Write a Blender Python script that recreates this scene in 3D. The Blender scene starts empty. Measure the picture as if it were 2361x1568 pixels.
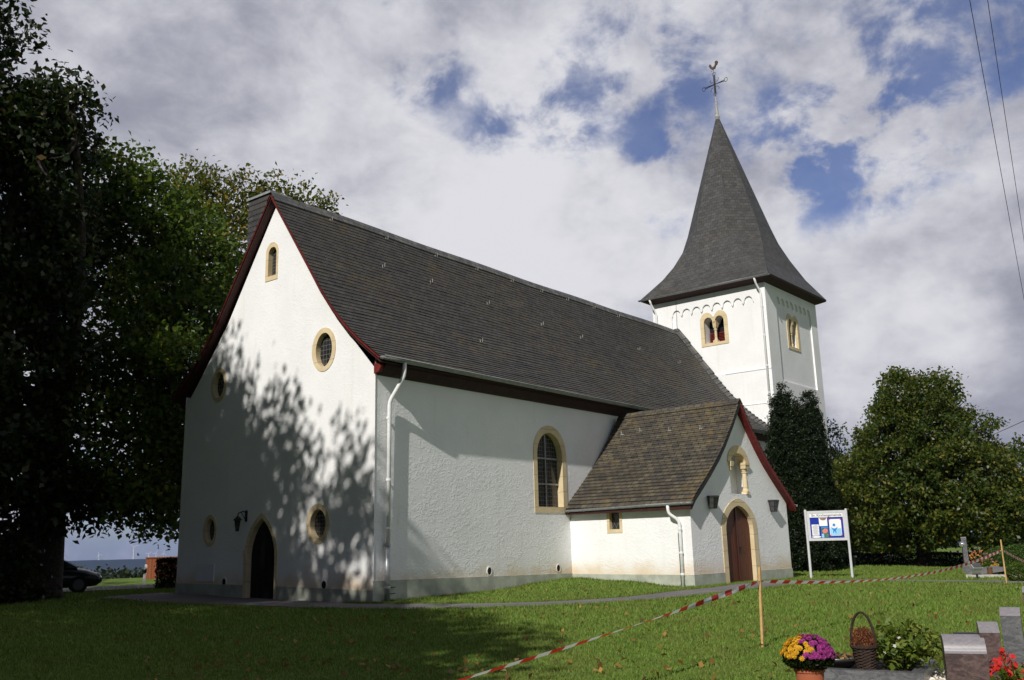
import bpy, bmesh, math, random
import numpy as np
from mathutils import Vector, Matrix
from mathutils.geometry import tessellate_polygon
R = math.radians
SC = bpy.context.scene
COL = SC.collection

# ------------------------------------------------------------------ camera
CAM = np.array([-17.198, -18.229, 1.4875])
YAW, PITCH, ROLL = R(37.8808), R(12.4845), R(-1.3954)
_f = np.array([math.cos(YAW)*math.cos(PITCH), math.sin(YAW)*math.cos(PITCH), math.sin(PITCH)])
_r = np.array([math.sin(YAW), -math.cos(YAW), 0.0])
_u = np.cross(_r, _f)
_r2 = math.cos(ROLL)*_r + math.sin(ROLL)*_u
_u2 = -math.sin(ROLL)*_r + math.cos(ROLL)*_u
cd = bpy.data.cameras.new('camera'); cam = bpy.data.objects.new('camera', cd); COL.objects.link(cam)
m = Matrix.Identity(4)
for i in range(3):
    m[i][0] = _r2[i]; m[i][1] = _u2[i]; m[i][2] = -_f[i]; m[i][3] = CAM[i]
cam.matrix_world = m
cd.sensor_width = 36; cd.lens = 31.873; cd.clip_start = 0.1; cd.clip_end = 30000
SC.camera = cam

# ------------------------------------------------------------------ sun, sky, exposure
HAZE = 0.00007
SUN = Vector((-1.0, -0.205, 0.765)).normalized()
sl = bpy.data.lights.new('sun', 'SUN'); sl.energy = 4.7; sl.angle = R(0.55); sl.color = (1.0, 0.962, 0.91)
so = bpy.data.objects.new('sun', sl); COL.objects.link(so)
so.rotation_euler = SUN.to_track_quat('Z', 'Y').to_euler()
SC.view_settings.view_transform = 'Standard'; SC.view_settings.look = 'None'
SC.view_settings.exposure = -0.12; SC.view_settings.gamma = 1.0

class NT:
    def __init__(s, t): s.t = t
    def n(s, typ, ins=None, **props):
        nd = s.t.nodes.new(typ)
        for k, v in props.items(): setattr(nd, k, v)
        for k, v in (ins or {}).items():
            sock = nd.inputs[k]
            if hasattr(v, 'is_linked'): s.t.links.new(v, sock)
            else: sock.default_value = v
        return nd
    def math(s, op, a, b=0.0, c=0.0, clamp=False):
        return s.n('ShaderNodeMath', {0: a, 1: b, 2: c}, operation=op, use_clamp=clamp).outputs[0]
    def vmath(s, op, a, b=(0, 0, 0)):
        return s.n('ShaderNodeVectorMath', {0: a, 1: b}, operation=op)
    def mix(s, fac, a, b, blend='MIX'):
        nd = s.t.nodes.new('ShaderNodeMix'); nd.data_type = 'RGBA'; nd.blend_type = blend
        for sock, v in ((nd.inputs[0], fac), (nd.inputs[6], a), (nd.inputs[7], b)):
            if hasattr(v, 'is_linked'): s.t.links.new(v, sock)
            else: sock.default_value = v if isinstance(v, (int, float)) else (tuple(v)+(1,))[:4]
        return nd.outputs[2]
    def noise(s, vec, scale, detail=4, rough=.55, dist=0.0):
        d = {'Scale': scale, 'Detail': detail, 'Roughness': rough, 'Distortion': dist}
        if vec is not None: d['Vector'] = vec
        return s.n('ShaderNodeTexNoise', d).outputs['Fac']
    def ramp(s, fac, lo, hi, a=0.0, b=1.0, smooth=True):
        return s.n('ShaderNodeMapRange', {0: fac, 1: lo, 2: hi, 3: a, 4: b}, interpolation_type='SMOOTHSTEP' if smooth else 'LINEAR').outputs[0]
    def scale(s, vec, sc, loc=(0, 0, 0)):
        return s.n('ShaderNodeMapping', {'Vector': vec, 'Scale': sc, 'Location': loc}).outputs[0]
    def xyz(s, vec): return s.n('ShaderNodeSeparateXYZ', {0: vec}).outputs
    def comb(s, x, y, z): return s.n('ShaderNodeCombineXYZ', {0: x, 1: y, 2: z}).outputs[0]

def view_dir(px, py):
    """compass direction of a patch of sky, from its bearing in the 2361 x 1568 view"""
    d = _f + _r2*(px-1180.5)/2090.343 - _u2*(py-784)/2090.343
    return d/np.linalg.norm(d)

W = bpy.data.worlds.new('World'); SC.world = W; W.use_nodes = True
wt = NT(W.node_tree); W.node_tree.nodes.clear()
sky = wt.n('ShaderNodeTexSky', sky_type='NISHITA', sun_disc=False, sun_elevation=math.asin(SUN.z),
           sun_rotation=math.atan2(SUN.x, SUN.y), altitude=300, air_density=1.0, dust_density=0.6, ozone_density=2.0)
tc = wt.n('ShaderNodeTexCoord').outputs['Generated']
sx, sy, sz = wt.xyz(tc)
pl = wt.scale(tc, (1, 1, 1.25))
n1 = wt.noise(wt.scale(pl, (1, 1, 1), (3.1, 1.7, .6)), 4.2, 10, .58, .15)
n2 = wt.noise(wt.scale(pl, (1, 1, 1.15), (9.0, 4.0, 2)), 11.0, 10, .62, .2)
cov = wt.math('ADD', wt.math('MULTIPLY', n1, .54), wt.math('MULTIPLY', n2, .46))
# where the deck of cloud is broken: openings by their bearing
HOLES = [(945, 105, .045, .24), (1030, 275, .040, .22), (1240, 340, .045, .27), (1540, 430, .038, .24), (1400, 190, .07, .13),
         (1850, 250, .14, .10), (2080, 130, .14, .09), (1820, 365, .05, .18), (1835, 408, .012, .30), (1950, 330, .07, .12),
         (2330, 300, .12, .07), (1450, 180, .07, .15), (2000, 330, .05, .14), (2180, 120, .07, .12), (760, 640, .05, -.02), (2270, 770, .022, .16), (1150, 180, .05, .12), (860, 180, .03, .10), (330, 1265, .075, .60)]
BANK = [(300, 250, .28, .10), (1300, 480, .07, .16), (1280, 190, .07, .10), (1700, 470, .045, .17), (2000, 470, .10, .16), (1000, 620, .20, .14), (2250, 620, .16, .12), (2090, 830, .05, .16), (650, 100, .2, .08)]
hmod = wt.math('MULTIPLY', wt.ramp(wt.noise(wt.scale(tc, (1, 1, 1.3), (2, 7, 5)), 13.0, 6, .58, .2), .30, .68), .86)
for (hx, hy, rad, wgt) in HOLES + [(b[0], b[1], b[2], -b[3]) for b in BANK]:
    d = view_dir(hx, hy)
    dp = wt.vmath('DOT_PRODUCT', tc, tuple(d)).outputs['Value']
    g = wt.ramp(dp, math.cos(rad*1.9), 1.0, 0.0, wgt)
    cov = wt.math('SUBTRACT', cov, wt.math('MULTIPLY', g, hmod if wgt > 0 else .62))
# unseen cloud overhead and behind the viewer, dimmed to deepen the gable's shade
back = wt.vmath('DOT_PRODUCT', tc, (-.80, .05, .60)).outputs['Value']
mask = wt.ramp(cov, .25, .53, .16, 1.0)
# light and shade of the clouds themselves
cb = wt.noise(wt.scale(pl, (1, 1, 1.2), (5.0, 8.0, 1)), 4.6, 9, .56, .15)
cb2 = wt.noise(wt.scale(pl, (1, 1, 1.2), (1.0, 2.0, 3)), 13.0, 10, .62, .2)
bright = wt.math('ADD', wt.math('MULTIPLY', cb, .6), wt.math('MULTIPLY', cb2, .4))
for (hx, hy, rad, wgt) in [(1000, 700, .17, .14), (1350, 600, .10, .12), (1950, 560, .12, .10), (2090, 800, .06, .18), (1280, 200, .07, .07), (350, 60, .12, .06),
                           (1180, 760, .05, .1), (2250, 760, .08, -.08), (2000, 950, .08, -.12), (1600, 700, .1, -.05), (250, 300, .18, -.05)]:
    d = view_dir(hx, hy)
    dp = wt.vmath('DOT_PRODUCT', tc, tuple(d)).outputs['Value']
    bright = wt.math('ADD', bright, wt.ramp(dp, math.cos(rad*1.9), 1.0, 0.0, wgt))
ccol = wt.mix(wt.ramp(bright, .34, .74), (.33, .34, .42), (.82, .82, .865))
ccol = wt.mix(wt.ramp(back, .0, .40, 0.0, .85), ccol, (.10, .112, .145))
skyc = wt.mix(1.0, sky.outputs[0], (.86, .98, 1.42), 'MULTIPLY')
bg1 = wt.n('ShaderNodeBackground', {'Color': skyc, 'Strength': 0.068}).outputs[0]
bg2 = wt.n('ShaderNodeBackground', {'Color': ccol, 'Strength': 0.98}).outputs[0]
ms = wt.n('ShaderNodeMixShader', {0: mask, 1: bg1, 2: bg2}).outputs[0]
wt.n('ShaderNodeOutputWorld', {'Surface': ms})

# ------------------------------------------------------------------ helpers
class MB:
    def __init__(s): s.v = []; s.f = []; s.uv = {}; s.mi = {}
    def add(s, vs, fs, uvs=None, mi=0):
        o = len(s.v); s.v += [tuple(map(float, p)) for p in vs]
        for i, f in enumerate(fs):
            if uvs is not None: s.uv[len(s.f)] = uvs[i]
            if mi: s.mi[len(s.f)] = mi
            s.f.append(tuple(o+j for j in f))
        return s
    def box(s, c, d, rz=0.0, taper=1.0, mi=0):
        x, y, z = d[0]/2, d[1]/2, d[2]/2
        vs = []
        for k, (a, b, e) in enumerate([(-1,-1,-1),(1,-1,-1),(1,1,-1),(-1,1,-1),(-1,-1,1),(1,-1,1),(1,1,1),(-1,1,1)]):
            t = taper if e > 0 else 1.0
            px, py = a*x*t, b*y*t
            vs.append((c[0]+px*math.cos(rz)-py*math.sin(rz), c[1]+px*math.sin(rz)+py*math.cos(rz), c[2]+e*z))
        return s.add(vs, [(3,2,1,0),(4,5,6,7),(0,1,5,4),(1,2,6,5),(2,3,7,6),(3,0,4,7)], mi=mi)
    def tube(s, pts, rad, n=8, cap=True, mi=0):
        pts = [Vector(p) for p in pts]
        if not hasattr(rad, '__len__'): rad = [rad]*len(pts)
        ref = Vector((0.31, 0.17, 0.93)); vs = []; fs = []
        prev = None
        for i, p in enumerate(pts):
            t = (pts[min(i+1, len(pts)-1)] - pts[max(i-1, 0)]).normalized()
            if prev is None:
                a = t.cross(ref if abs(t.dot(ref)) < .95 else Vector((1, 0, 0))).normalized()
            else:
                a = (prev - t*prev.dot(t)).normalized()
            prev = a; b = t.cross(a)
            for k in range(n):
                an = 2*math.pi*k/n
                vs.append(p + (a*math.cos(an)+b*math.sin(an))*rad[i])
        for i in range(len(pts)-1):
            for k in range(n):
                k2 = (k+1) % n
                fs.append((i*n+k, i*n+k2, (i+1)*n+k2, (i+1)*n+k))
        if cap:
            fs.append(tuple(range(n-1, -1, -1))); fs.append(tuple((len(pts)-1)*n+k for k in range(n)))
        return s.add(vs, fs, mi=mi)
    def lathe(s, c, prof, n=20, mi=0):
        vs = []; fs = []
        for (r, z) in prof:
            for k in range(n):
                a = 2*math.pi*k/n; vs.append((c[0]+r*math.cos(a), c[1]+r*math.sin(a), c[2]+z))
        for i in range(len(prof)-1):
            for k in range(n):
                k2 = (k+1) % n; fs.append((i*n+k, i*n+k2, (i+1)*n+k2, (i+1)*n+k))
        fs.append(tuple((len(prof)-1)*n+k for k in range(n)))
        fs.append(tuple(range(n-1, -1, -1)))
        return s.add(vs, fs, mi=mi)
    def prism(s, loop, fn, d0, d1, mi=0):
        """loop of 2D points, fn(a, b, depth) -> 3D, between depth d0 and d1"""
        n = len(loop)
        vs = [fn(a, b, d0) for a, b in loop] + [fn(a, b, d1) for a, b in loop]
        tri = tessellate_polygon([[Vector((a, b, 0)) for a, b in loop]])
        fs = [tuple(t) for t in tri] + [tuple(n+k for k in t) for t in tri]
        fs += [(i, (i+1) % n, n+(i+1) % n, n+i) for i in range(n)]
        return s.add(vs, fs, mi=mi)
    def build(s, name, mat, parent=None, smooth=False):
        me = bpy.data.meshes.new(name); me.from_pydata(s.v, [], s.f); 
        for mm in (mat if isinstance(mat, (list, tuple)) else [mat]): me.materials.append(mm)
        if s.uv:
            uvl = me.uv_layers.new(name='UVMap')
            for p in me.polygons:
                q = s.uv.get(p.index)
                if q:
                    for li, uv in zip(p.loop_indices, q): uvl.data[li].uv = uv
        for k, v in s.mi.items(): me.polygons[k].material_index = v
        if smooth:
            me.polygons.foreach_set('use_smooth', [True]*len(me.polygons))
        me.update()
        o = bpy.data.objects.new(name, me); COL.objects.link(o)
        if parent: o.parent = parent
        return o

def quads_object(name, V, mat, parent=None, n=4):
    """V: (N, n, 3) array of separate faces"""
    N = len(V); me = bpy.data.meshes.new(name)
    me.vertices.add(N*n); me.vertices.foreach_set('co', V.astype(np.float32).ravel())
    me.loops.add(N*n); me.loops.foreach_set('vertex_index', np.arange(N*n, dtype=np.int32))
    me.polygons.add(N); me.polygons.foreach_set('loop_start', np.arange(0, N*n, n, dtype=np.int32))
    me.materials.append(mat); me.update(calc_edges=True); me.validate()
    o = bpy.data.objects.new(name, me); COL.objects.link(o)
    if parent: o.parent = parent
    return o

def thing(name, label, cat, loc=(0, 0, 0), group=None):
    o = bpy.data.objects.new(name, None); COL.objects.link(o); o.location = loc
    o.empty_display_size = .3
    return tag(o, label, cat, group)
def tag(o, label=None, cat=None, group=None, kind=None):
    if label: o['label'] = label
    if cat: o['category'] = cat
    if group: o['group'] = group
    if kind: o['kind'] = kind
    return o

# ------------------------------------------------------------------ materials
def new_mat(name):
    mt = bpy.data.materials.new(name); mt.use_nodes = True; mt.node_tree.nodes.clear()
    t = NT(mt.node_tree)
    return mt, t
def finish(t, col, rough=.8, bump=None, bstr=.3, bdist=.02, metal=0.0, spec=.3, trans=None, emit=None, normal=None):
    ins = {'Base Color': col if hasattr(col, 'is_linked') else tuple(col)+(1,), 'Roughness': rough, 'Metallic': metal, 'Specular IOR Level': spec}
    b = t.n('ShaderNodeBsdfPrincipled', ins)
    if bump is not None:
        bn = t.n('ShaderNodeBump', {'Height': bump, 'Strength': bstr, 'Distance': bdist})
        t.t.links.new(bn.outputs[0], b.inputs['Normal'])
    sh = b.outputs[0]
    if trans:
        tr = t.n('ShaderNodeBsdfTranslucent', {'Color': trans if hasattr(trans, 'is_linked') else tuple(trans)+(1,)})
        sh = t.n('ShaderNodeMixShader', {0: .38, 1: sh, 2: tr.outputs[0]}).outputs[0]
    t.n('ShaderNodeOutputMaterial', {'Surface': sh})
def simple(name, col, rough=.7, nscale=12, var=.25, metal=0.0, spec=.3, bstr=.15, bdist=.01):
    mt, t = new_mat(name)
    p = t.n('ShaderNodeTexCoord').outputs['Object']
    nz = t.noise(p, nscale, 5, .6)
    c = t.mix(t.ramp(nz, .25, .75), [x*(1-var) for x in col], [min(1, x*(1+var)) for x in col])
    finish(t, c, rough, nz, bstr, bdist, metal, spec)
    return mt

def plaster(name, trowel, bs=.3):
    mt, t = new_mat(name)
    p = t.n('ShaderNodeTexCoord').outputs['Object']
    x, y, z = t.xyz(p)
    soft = t.noise(p, .7, 6, .6)
    c = t.mix(t.ramp(soft, .3, .7), (.80, .80, .79), (.86, .86, .85))
    # ochre soiling that clings to the foot of the wall
    dz = t.math('ADD', z, t.math('MULTIPLY', t.noise(p, 1.4, 5, .6), -1.1))
    c = t.mix(t.ramp(dz, -.45, .40, .8, 0.0), c, (.62, .46, .26))
    c = t.mix(t.ramp(t.noise(p, 1.7, 7, .7, .4), .58, .74, 0, .22), c, (.62, .61, .58))
    streak = t.noise(t.scale(p, (3.5, 3.5, .25)), 1.0, 5, .65)
    c = t.mix(t.ramp(streak, .54, .78, 0.0, .30), c, (.60, .56, .47))
    rid = t.noise(t.scale(p, (1.0, 1.0, 1.5)), 5.0 if trowel else 9.0, 3, .5, 1.6 if trowel else .8)
    rid = t.math('MULTIPLY', t.ramp(rid, .46, .60), t.ramp(t.noise(p, 1.1, 4, .6), .35, .65, .25, 1.0))
    grain = t.noise(p, 55, 3, .6)
    h = t.math('ADD', t.math('MULTIPLY', rid, 1.0), t.math('MULTIPLY', grain, .35))
    finish(t, c, .9, h, bs, .03 if trowel else .02, spec=.15)
    return mt
M = {}
M['plaster'] = plaster('white_trowelled_plaster', True, .24)
M['plaster_soft'] = plaster('white_gable_plaster', True, .16)
M['plaster_fine'] = plaster('white_tower_plaster', False, .2)
M['plinth'] = simple('grey_green_plinth_paint', (.38, .40, .33), .9, 2.2, .22, bstr=.5)
def stone_mat():
    mt, t = new_mat('ochre_painted_stone')
    o_ = t.n('ShaderNodeTexCoord').outputs['Object']
    x, y, z = t.xyz(o_)
    big = t.noise(o_, 2.2, 6, .65); fine = t.noise(o_, 30, 4, .65)
    c = t.mix(t.ramp(big, .3, .7), (.60, .48, .29), (.71, .58, .37))
    c = t.mix(t.ramp(t.noise(o_, 5, 6, .7, .6), .60, .72, 0, .55), c, (.50, .44, .34))
    jt = t.ramp(t.math('ABSOLUTE', t.math('SUBTRACT', t.math('FRACT', t.math('ADD', t.math('MULTIPLY', z, 1.9), t.math('MULTIPLY', big, .25))), .5)), .470, .488)
    c = t.mix(t.math('MULTIPLY', jt, .5), c, (.30, .24, .15))
    finish(t, c, .88, t.math('SUBTRACT', t.math('ADD', fine, big), jt), .35, .012, spec=.15)
    return mt
M['stone'] = stone_mat()
M['red'] = simple('oxblood_red_paint', (.15, .018, .015), .6, 6, .35)
M['darkred'] = simple('dark_red_brown_boards', (.042, .013, .010), .65, 6, .3)
M['zinc'] = simple('weathered_zinc', (.27, .28, .28), .55, 8, .25, metal=.1)
M['eaves'] = simple('sooty_brown_eaves', (.032, .014, .011), .8, 6, .3)  # one even dark brown, deeper than the red-brown boards
M['zinc_light'] = simple('bright_zinc', (.34, .35, .36), .45, 8, .2, metal=.5)
M['white_pipe'] = simple('white_painted_pipe', (.80, .80, .79), .5, 9, .08)
M['lead'] = simple('pale_lead_sheet', (.34, .33, .30), .6, 9, .4)
M['iron'] = simple('dark_wrought_iron', (.035, .033, .035), .5, 20, .3, metal=.4)
M['gilt'] = simple('tarnished_gilding', (.10, .075, .052), .6, 14, .3, metal=.2)
M['black'] = simple('black_lacquer', (.02, .02, .02), .4, 14, .2)
M['bark'] = simple('furrowed_bark', (.040, .031, .024), .95, 9, .6, bstr=.9, bdist=.05)
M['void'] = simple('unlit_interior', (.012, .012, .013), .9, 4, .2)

def leaded_glass(name, cell, diamond=False):
    mt, t = new_mat(name)
    uv = t.n('ShaderNodeTexCoord').outputs['Object']
    x, y, z = t.xyz(uv)
    s = t.math('ADD', x, y)
    if diamond:
        a = t.math('ADD', s, t.math('MULTIPLY', z, .6)); b = t.math('SUBTRACT', s, t.math('MULTIPLY', z, .6))
    else: a, b = s, z
    def line(v):
        q = t.math('ABSOLUTE', t.math('SUBTRACT', t.math('FRACT', t.math('DIVIDE', v, cell)), .5))
        return t.ramp(q, .43, .47)
    ln = t.math('MAXIMUM', line(a), line(b))
    nz = t.noise(uv, 6, 4, .6)
    base = t.mix(t.ramp(nz, .3, .7), (.010, .011, .012), (.035, .036, .036))
    c = t.mix(ln, base, (.12, .12, .115))
    finish(t, c, t.math('ADD', t.math('MULTIPLY', ln, .5), .12), nz, .25, .02, spec=.5)
    return mt
M['glass_grid'] = leaded_glass('leaded_glass_squares', .14)
M['glass_fine'] = leaded_glass('leaded_glass_small', .11)
M['glass_diamond'] = leaded_glass('leaded_glass_diamonds', .17, True)

def slate(name, bw, bh, c1, c2, lichen, lich_amt, mortar=.008, rough=.62):
    mt, t = new_mat(name)
    uv = t.n('ShaderNodeUVMap').outputs[0]
    ob = t.n('ShaderNodeTexCoord').outputs['Object']
    wob = t.n('ShaderNodeTexNoise', {'Vector': uv, 'Scale': .9, 'Detail': 3}).outputs['Color']
    uvw = t.vmath('ADD', uv, t.vmath('SCALE', t.vmath('SUBTRACT', wob, (.5, .5, .5)).outputs[0]).outputs[0])
    t.t.nodes[-1]
    uvw.inputs[1].links[0].from_node.inputs['Scale'].default_value = .05
    br = t.n('ShaderNodeTexBrick', {'Vector': uvw.outputs[0], 'Color1': tuple(c1)+(1,), 'Color2': tuple(c2)+(1,), 'Mortar': (.012, .012, .013, 1),
             'Scale': 1.0, 'Mortar Size': mortar, 'Mortar Smooth': .3, 'Bias': -.1, 'Brick Width': bw, 'Row Height': bh}, offset=.5, squash=1.0)
    col = br.outputs['Color']
    cells = t.n('ShaderNodeTexVoronoi', {'Vector': t.scale(uv, (1/bw, 1/bh, 1)), 'Scale': 1.0}).outputs['Color']
    v = t.xyz(cells)[0]
    col = t.mix(.45, col, t.mix(v, (.6, .6, .6), (1.4, 1.4, 1.4)), 'MULTIPLY')
    big = t.noise(ob, .32, 5, .6, .3)
    fine = t.noise(ob, 3.2, 5, .65)
    lm = t.math('MULTIPLY', t.ramp(big, .42, .64), t.ramp(fine, .40, .70))
    v2 = t.xyz(cells)[1]
    lm = t.math('MULTIPLY', lm, t.ramp(v2, .15, .75, .25, 1.0))
    col = t.mix(t.math('MULTIPLY', lm, lich_amt), col, lichen)
    streak = t.noise(t.scale(uv, (3.0, .35, 1)), 1.3, 4, .6)
    col = t.mix(t.ramp(streak, .55, .8, 0, .35), col, (.016, .016, .018))
    h = t.math('ADD', t.math('MULTIPLY', br.outputs['Fac'], -1.0), t.math('MULTIPLY', v, .9))
    h = t.math('ADD', h, t.math('MULTIPLY', t.noise(ob, 30, 3, .6), .3))
    finish(t, col, rough, h, .5, .02, spec=.35)
    return mt
M['slate'] = slate('nave_slate', .27, .17, (.046, .043, .039), (.070, .065, .056), (.110, .078, .026), .85)
M['slate_porch'] = slate('porch_lichened_slate', .26, .19, (.060, .053, .044), (.122, .104, .068), (.17, .115, .036), .65, .013)
M['slate_spire'] = slate('spire_slate', .30, .20, (.050, .049, .048), (.076, .075, .073), (.11, .085, .04), .35)
M['slate_edge'] = slate('verge_slate', .22, .16, (.075, .075, .072), (.15, .145, .135), (.12, .10, .05), .3)

def wood_door():
    mt, t = new_mat('brown_board_door')
    p = t.n('ShaderNodeTexCoord').outputs['Object']
    x, y, z = t.xyz(p)
    fr = t.math('FRACT', t.math('MULTIPLY', x, 9.0))
    seam = t.ramp(t.math('ABSOLUTE', t.math('SUBTRACT', fr, .5)), .42, .5)
    g = t.noise(t.scale(p, (14, 14, .7)), 3, 5, .6, .5)
    c = t.mix(t.ramp(g, .3, .7), (.075, .020, .010), (.15, .045, .020))
    c = t.mix(seam, c, (.02, .008, .006))
    finish(t, c, .5, t.math('SUBTRACT', g, t.math('MULTIPLY', seam, 2.0)), .4, .012)
    return mt
M['door'] = wood_door()

def leaf_mat(name, cols, trans, rough=.5):
    mt, t = new_mat(name)
    rnd = t.n('ShaderNodeNewGeometry').outputs['Random Per Island']
    rp = t.t.nodes.new('ShaderNodeValToRGB'); el = rp.color_ramp.elements
    while len(el) < len(cols): el.new(.5)
    for i, (pos, c) in enumerate(cols): el[i].position = pos; el[i].color = tuple(c)+(1,)
    t.t.links.new(rnd, rp.inputs[0])
    ob = t.n('ShaderNodeTexCoord').outputs['Object']
    big = t.noise(ob, .35, 3, .6)
    c = t.mix(t.ramp(big, .3, .7, 0, .8), rp.outputs[0], t.mix(1.0, rp.outputs[0], (1.5, 1.25, .8), 'MULTIPLY'))
    finish(t, c, rough, spec=.35, trans=trans)
    return mt
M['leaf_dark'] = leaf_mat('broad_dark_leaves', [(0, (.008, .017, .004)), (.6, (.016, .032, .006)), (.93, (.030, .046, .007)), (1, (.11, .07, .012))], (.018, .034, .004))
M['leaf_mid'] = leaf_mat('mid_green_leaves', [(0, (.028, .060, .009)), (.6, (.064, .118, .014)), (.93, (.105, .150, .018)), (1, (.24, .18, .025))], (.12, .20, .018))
M['leaf_yellow'] = leaf_mat('yellowing_leaves', [(0, (.030, .055, .009)), (.45, (.070, .098, .013)), (.8, (.135, .128, .017)), (1, (.30, .20, .025))], (.13, .16, .015))
M['leaf_lime'] = leaf_mat('lime_tree_leaves', [(0, (.026, .050, .010)), (.55, (.052, .086, .014)), (.88, (.092, .110, .017)), (1, (.22, .19, .05))], (.09, .125, .015), .42)
M['needle'] = leaf_mat('yew_needles', [(0, (.008, .017, .006)), (.7, (.015, .030, .009)), (1, (.030, .045, .012))], (.010, .018, .004))
M['box_leaf'] = leaf_mat('boxwood_leaves', [(0, (.03, .07, .012)), (.7, (.06, .12, .018)), (1, (.10, .17, .03))], (.06, .12, .015))
M['bright_leaf'] = leaf_mat('bright_garden_leaves', [(0, (.06, .11, .012)), (.7, (.13, .19, .03)), (1, (.26, .28, .07))], (.16, .2, .02))

def lawn_mat():
    mt, t = new_mat('lawn')
    p = t.n('ShaderNodeNewGeometry').outputs['Position']
    a = t.noise(p, .55, 6, .65); b = t.noise(p, 7, 6, .7); f = t.noise(t.scale(p, (1, 1, 1)), 42, 4, .7)
    c = t.mix(t.ramp(a, .3, .7), (.125, .205, .034), (.195, .275, .054))
    c = t.mix(t.ramp(b, .35, .7), c, (.105, .160, .028))
    c = t.mix(t.ramp(f, .45, .75, 0, .7), c, (.018, .040, .006))
    # worn straw patches
    c = t.mix(t.math('MULTIPLY', t.ramp(t.noise(p, .9, 5, .7, .5), .60, .78), .5), c, (.13, .12, .045))
    finish(t, c, .9, t.math('ADD', b, f), .8, .05, spec=.1)
    return mt
M['lawn'] = lawn_mat()
def blade_mat():
    mt, t = new_mat('grass_blades')
    rnd = t.n('ShaderNodeNewGeometry').outputs['Random Per Island']
    p = t.n('ShaderNodeNewGeometry').outputs['Position']
    a = t.noise(p, .6, 5, .65)
    c = t.mix(rnd, (.145, .255, .036), (.265, .365, .070))
    c = t.mix(t.ramp(a, .40, .66, 0, .75), c, (.21, .24, .055))
    c = t.mix(t.ramp(t.noise(p, 2.3, 4, .6), .52, .72, 0, .6), c, (.075, .165, .028))
    c = t.mix(t.ramp(rnd, .93, .97, 0, .8), c, (.17, .16, .055))
    finish(t, c, .6, spec=.2, trans=(.075, .135, .012))
    return mt
M['blade'] = blade_mat()
def asphalt():
    mt, t = new_mat('asphalt')
    p = t.n('ShaderNodeNewGeometry').outputs['Position']
    a = t.noise(p, .8, 5, .6); f = t.noise(p, 60, 3, .7)
    c = t.mix(t.ramp(a, .3, .7), (.125, .115, .115), (.19, .175, .175))
    c = t.mix(t.ramp(f, .4, .7, 0, .6), c, (.24, .225, .22))
    finish(t, c, .92, f, .5, .01, spec=.15)
    return mt
M['asphalt'] = asphalt()
def granite(name, a, b, cdark, scale=14):
    mt, t = new_mat(name)
    p = t.n('ShaderNodeTexCoord').outputs['Object']
    n1 = t.noise(t.scale(p, (1, 1, 2.2)), scale*.4, 6, .7, 1.6); n2 = t.noise(p, scale*6, 3, .7)
    c = t.mix(t.ramp(n1, .35, .65), a, b)
    c = t.mix(t.ramp(n2, .5, .7, 0, .7), c, cdark)
    finish(t, c, .35, n2, .1, .004, spec=.5)
    return mt
M['granite_red'] = granite('red_brown_granite', (.060, .040, .040), (.150, .100, .090), (.035, .028, .032))
M['granite_grey'] = granite('grey_granite', (.085, .085, .092), (.17, .17, .172), (.04, .04, .05))
M['granite_top'] = granite('smoothed_lilac_granite', (.20, .185, .20), (.26, .24, .25), (.14, .125, .14), 30)
M['granite_pol'] = granite('dark_polished_granite', (.018, .018, .02), (.04, .038, .038), (.012, .012, .012))
M['concrete'] = simple('pale_concrete', (.42, .40, .36), .9, 10, .2, bstr=.4)

# ------------------------------------------------------------------ terrain
CTRL = np.array([  # x, y, height, weight
    (0, 0, -.03, 1), (-1.5, -3, -.06, 1), (3.5, -.2, -.02, 1), (3, -5, -.07, 1), (9.2, -.3, .17, 1.3), (8.6, -1.6, .08, .8), (9.0, -5.0, -.06, 1.2), (15.5, -5.5, -.09, 1.2),
    (0, 9.2, .08, 1), (-2, 5, -.02, 1), (-17, -18, -.17, 2), (-8, -13, -.15, 2), (6, -12, -.13, 2), (20, -10, -.12, 2), (27, -4, -.08, 1.5), (33, -8, -.30, 2.5), (31, -3, -.25, 1.5), (-12, -3, -.13, 2), (-6, 14, -.05, 1.5), (-2, 17, -.12, 2), (4, 22, -.2, 2), (-25, -10, -.2, 3), (-20, 12, -.2, 3), (10, 14, -.1, 1)], float)
DIRL = np.array([math.cos(R(66)), math.sin(R(66))])
def ground(x, y):
    x = np.asarray(x, float); y = np.asarray(y, float)
    d2 = (x[..., None]-CTRL[:, 0])**2 + (y[..., None]-CTRL[:, 1])**2 + .35
    w = CTRL[:, 3]/d2**1.6
    near = (w*CTRL[:, 2]).sum(-1)/w.sum(-1)
    dist = np.hypot(x, y)
    k = np.clip((dist-35)/25, 0, 1)
    z = near*(1-k) + (-.22)*k
    s = (x-CAM[0])*DIRL[0] + (y-CAM[1])*DIRL[1]          # falls away beyond the road on the north side
    e = np.clip((s-59)/60, 0, 1); z = z - e*e*12.0
    e2 = np.clip((s-130)/1500, 0, 1); z = z - 76*(e2*e2*(3-2*e2))
    z = z + 38*np.exp(-((s-5400)/900)**2)*(1+.10*np.sin(x*.0016-y*.0007))
    roll = np.clip((dist-500)/1500, 0, 1)
    z = z + roll*(14*np.sin(x*.0021+.4*np.sin(y*.003))*np.cos(y*.0017) + 6*np.sin(x*.006+y*.004))
    return z
nr, na = 150, 260
rad = np.concatenate([np.linspace(.5, 60, 95), 60*np.power(150., np.linspace(0, 1, nr-95+1)[1:])])
an = np.linspace(0, 2*np.pi, na, endpoint=False)
gx = CAM[0] + rad[:, None]*np.cos(an); gy = CAM[1] + rad[:, None]*np.sin(an)
gz = ground(gx, gy)
mb = MB(); vs = [(CAM[0], CAM[1], float(ground(CAM[0], CAM[1])))] + [(gx[i, j], gy[i, j], gz[i, j]) for i in range(nr) for j in range(na)]
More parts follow.
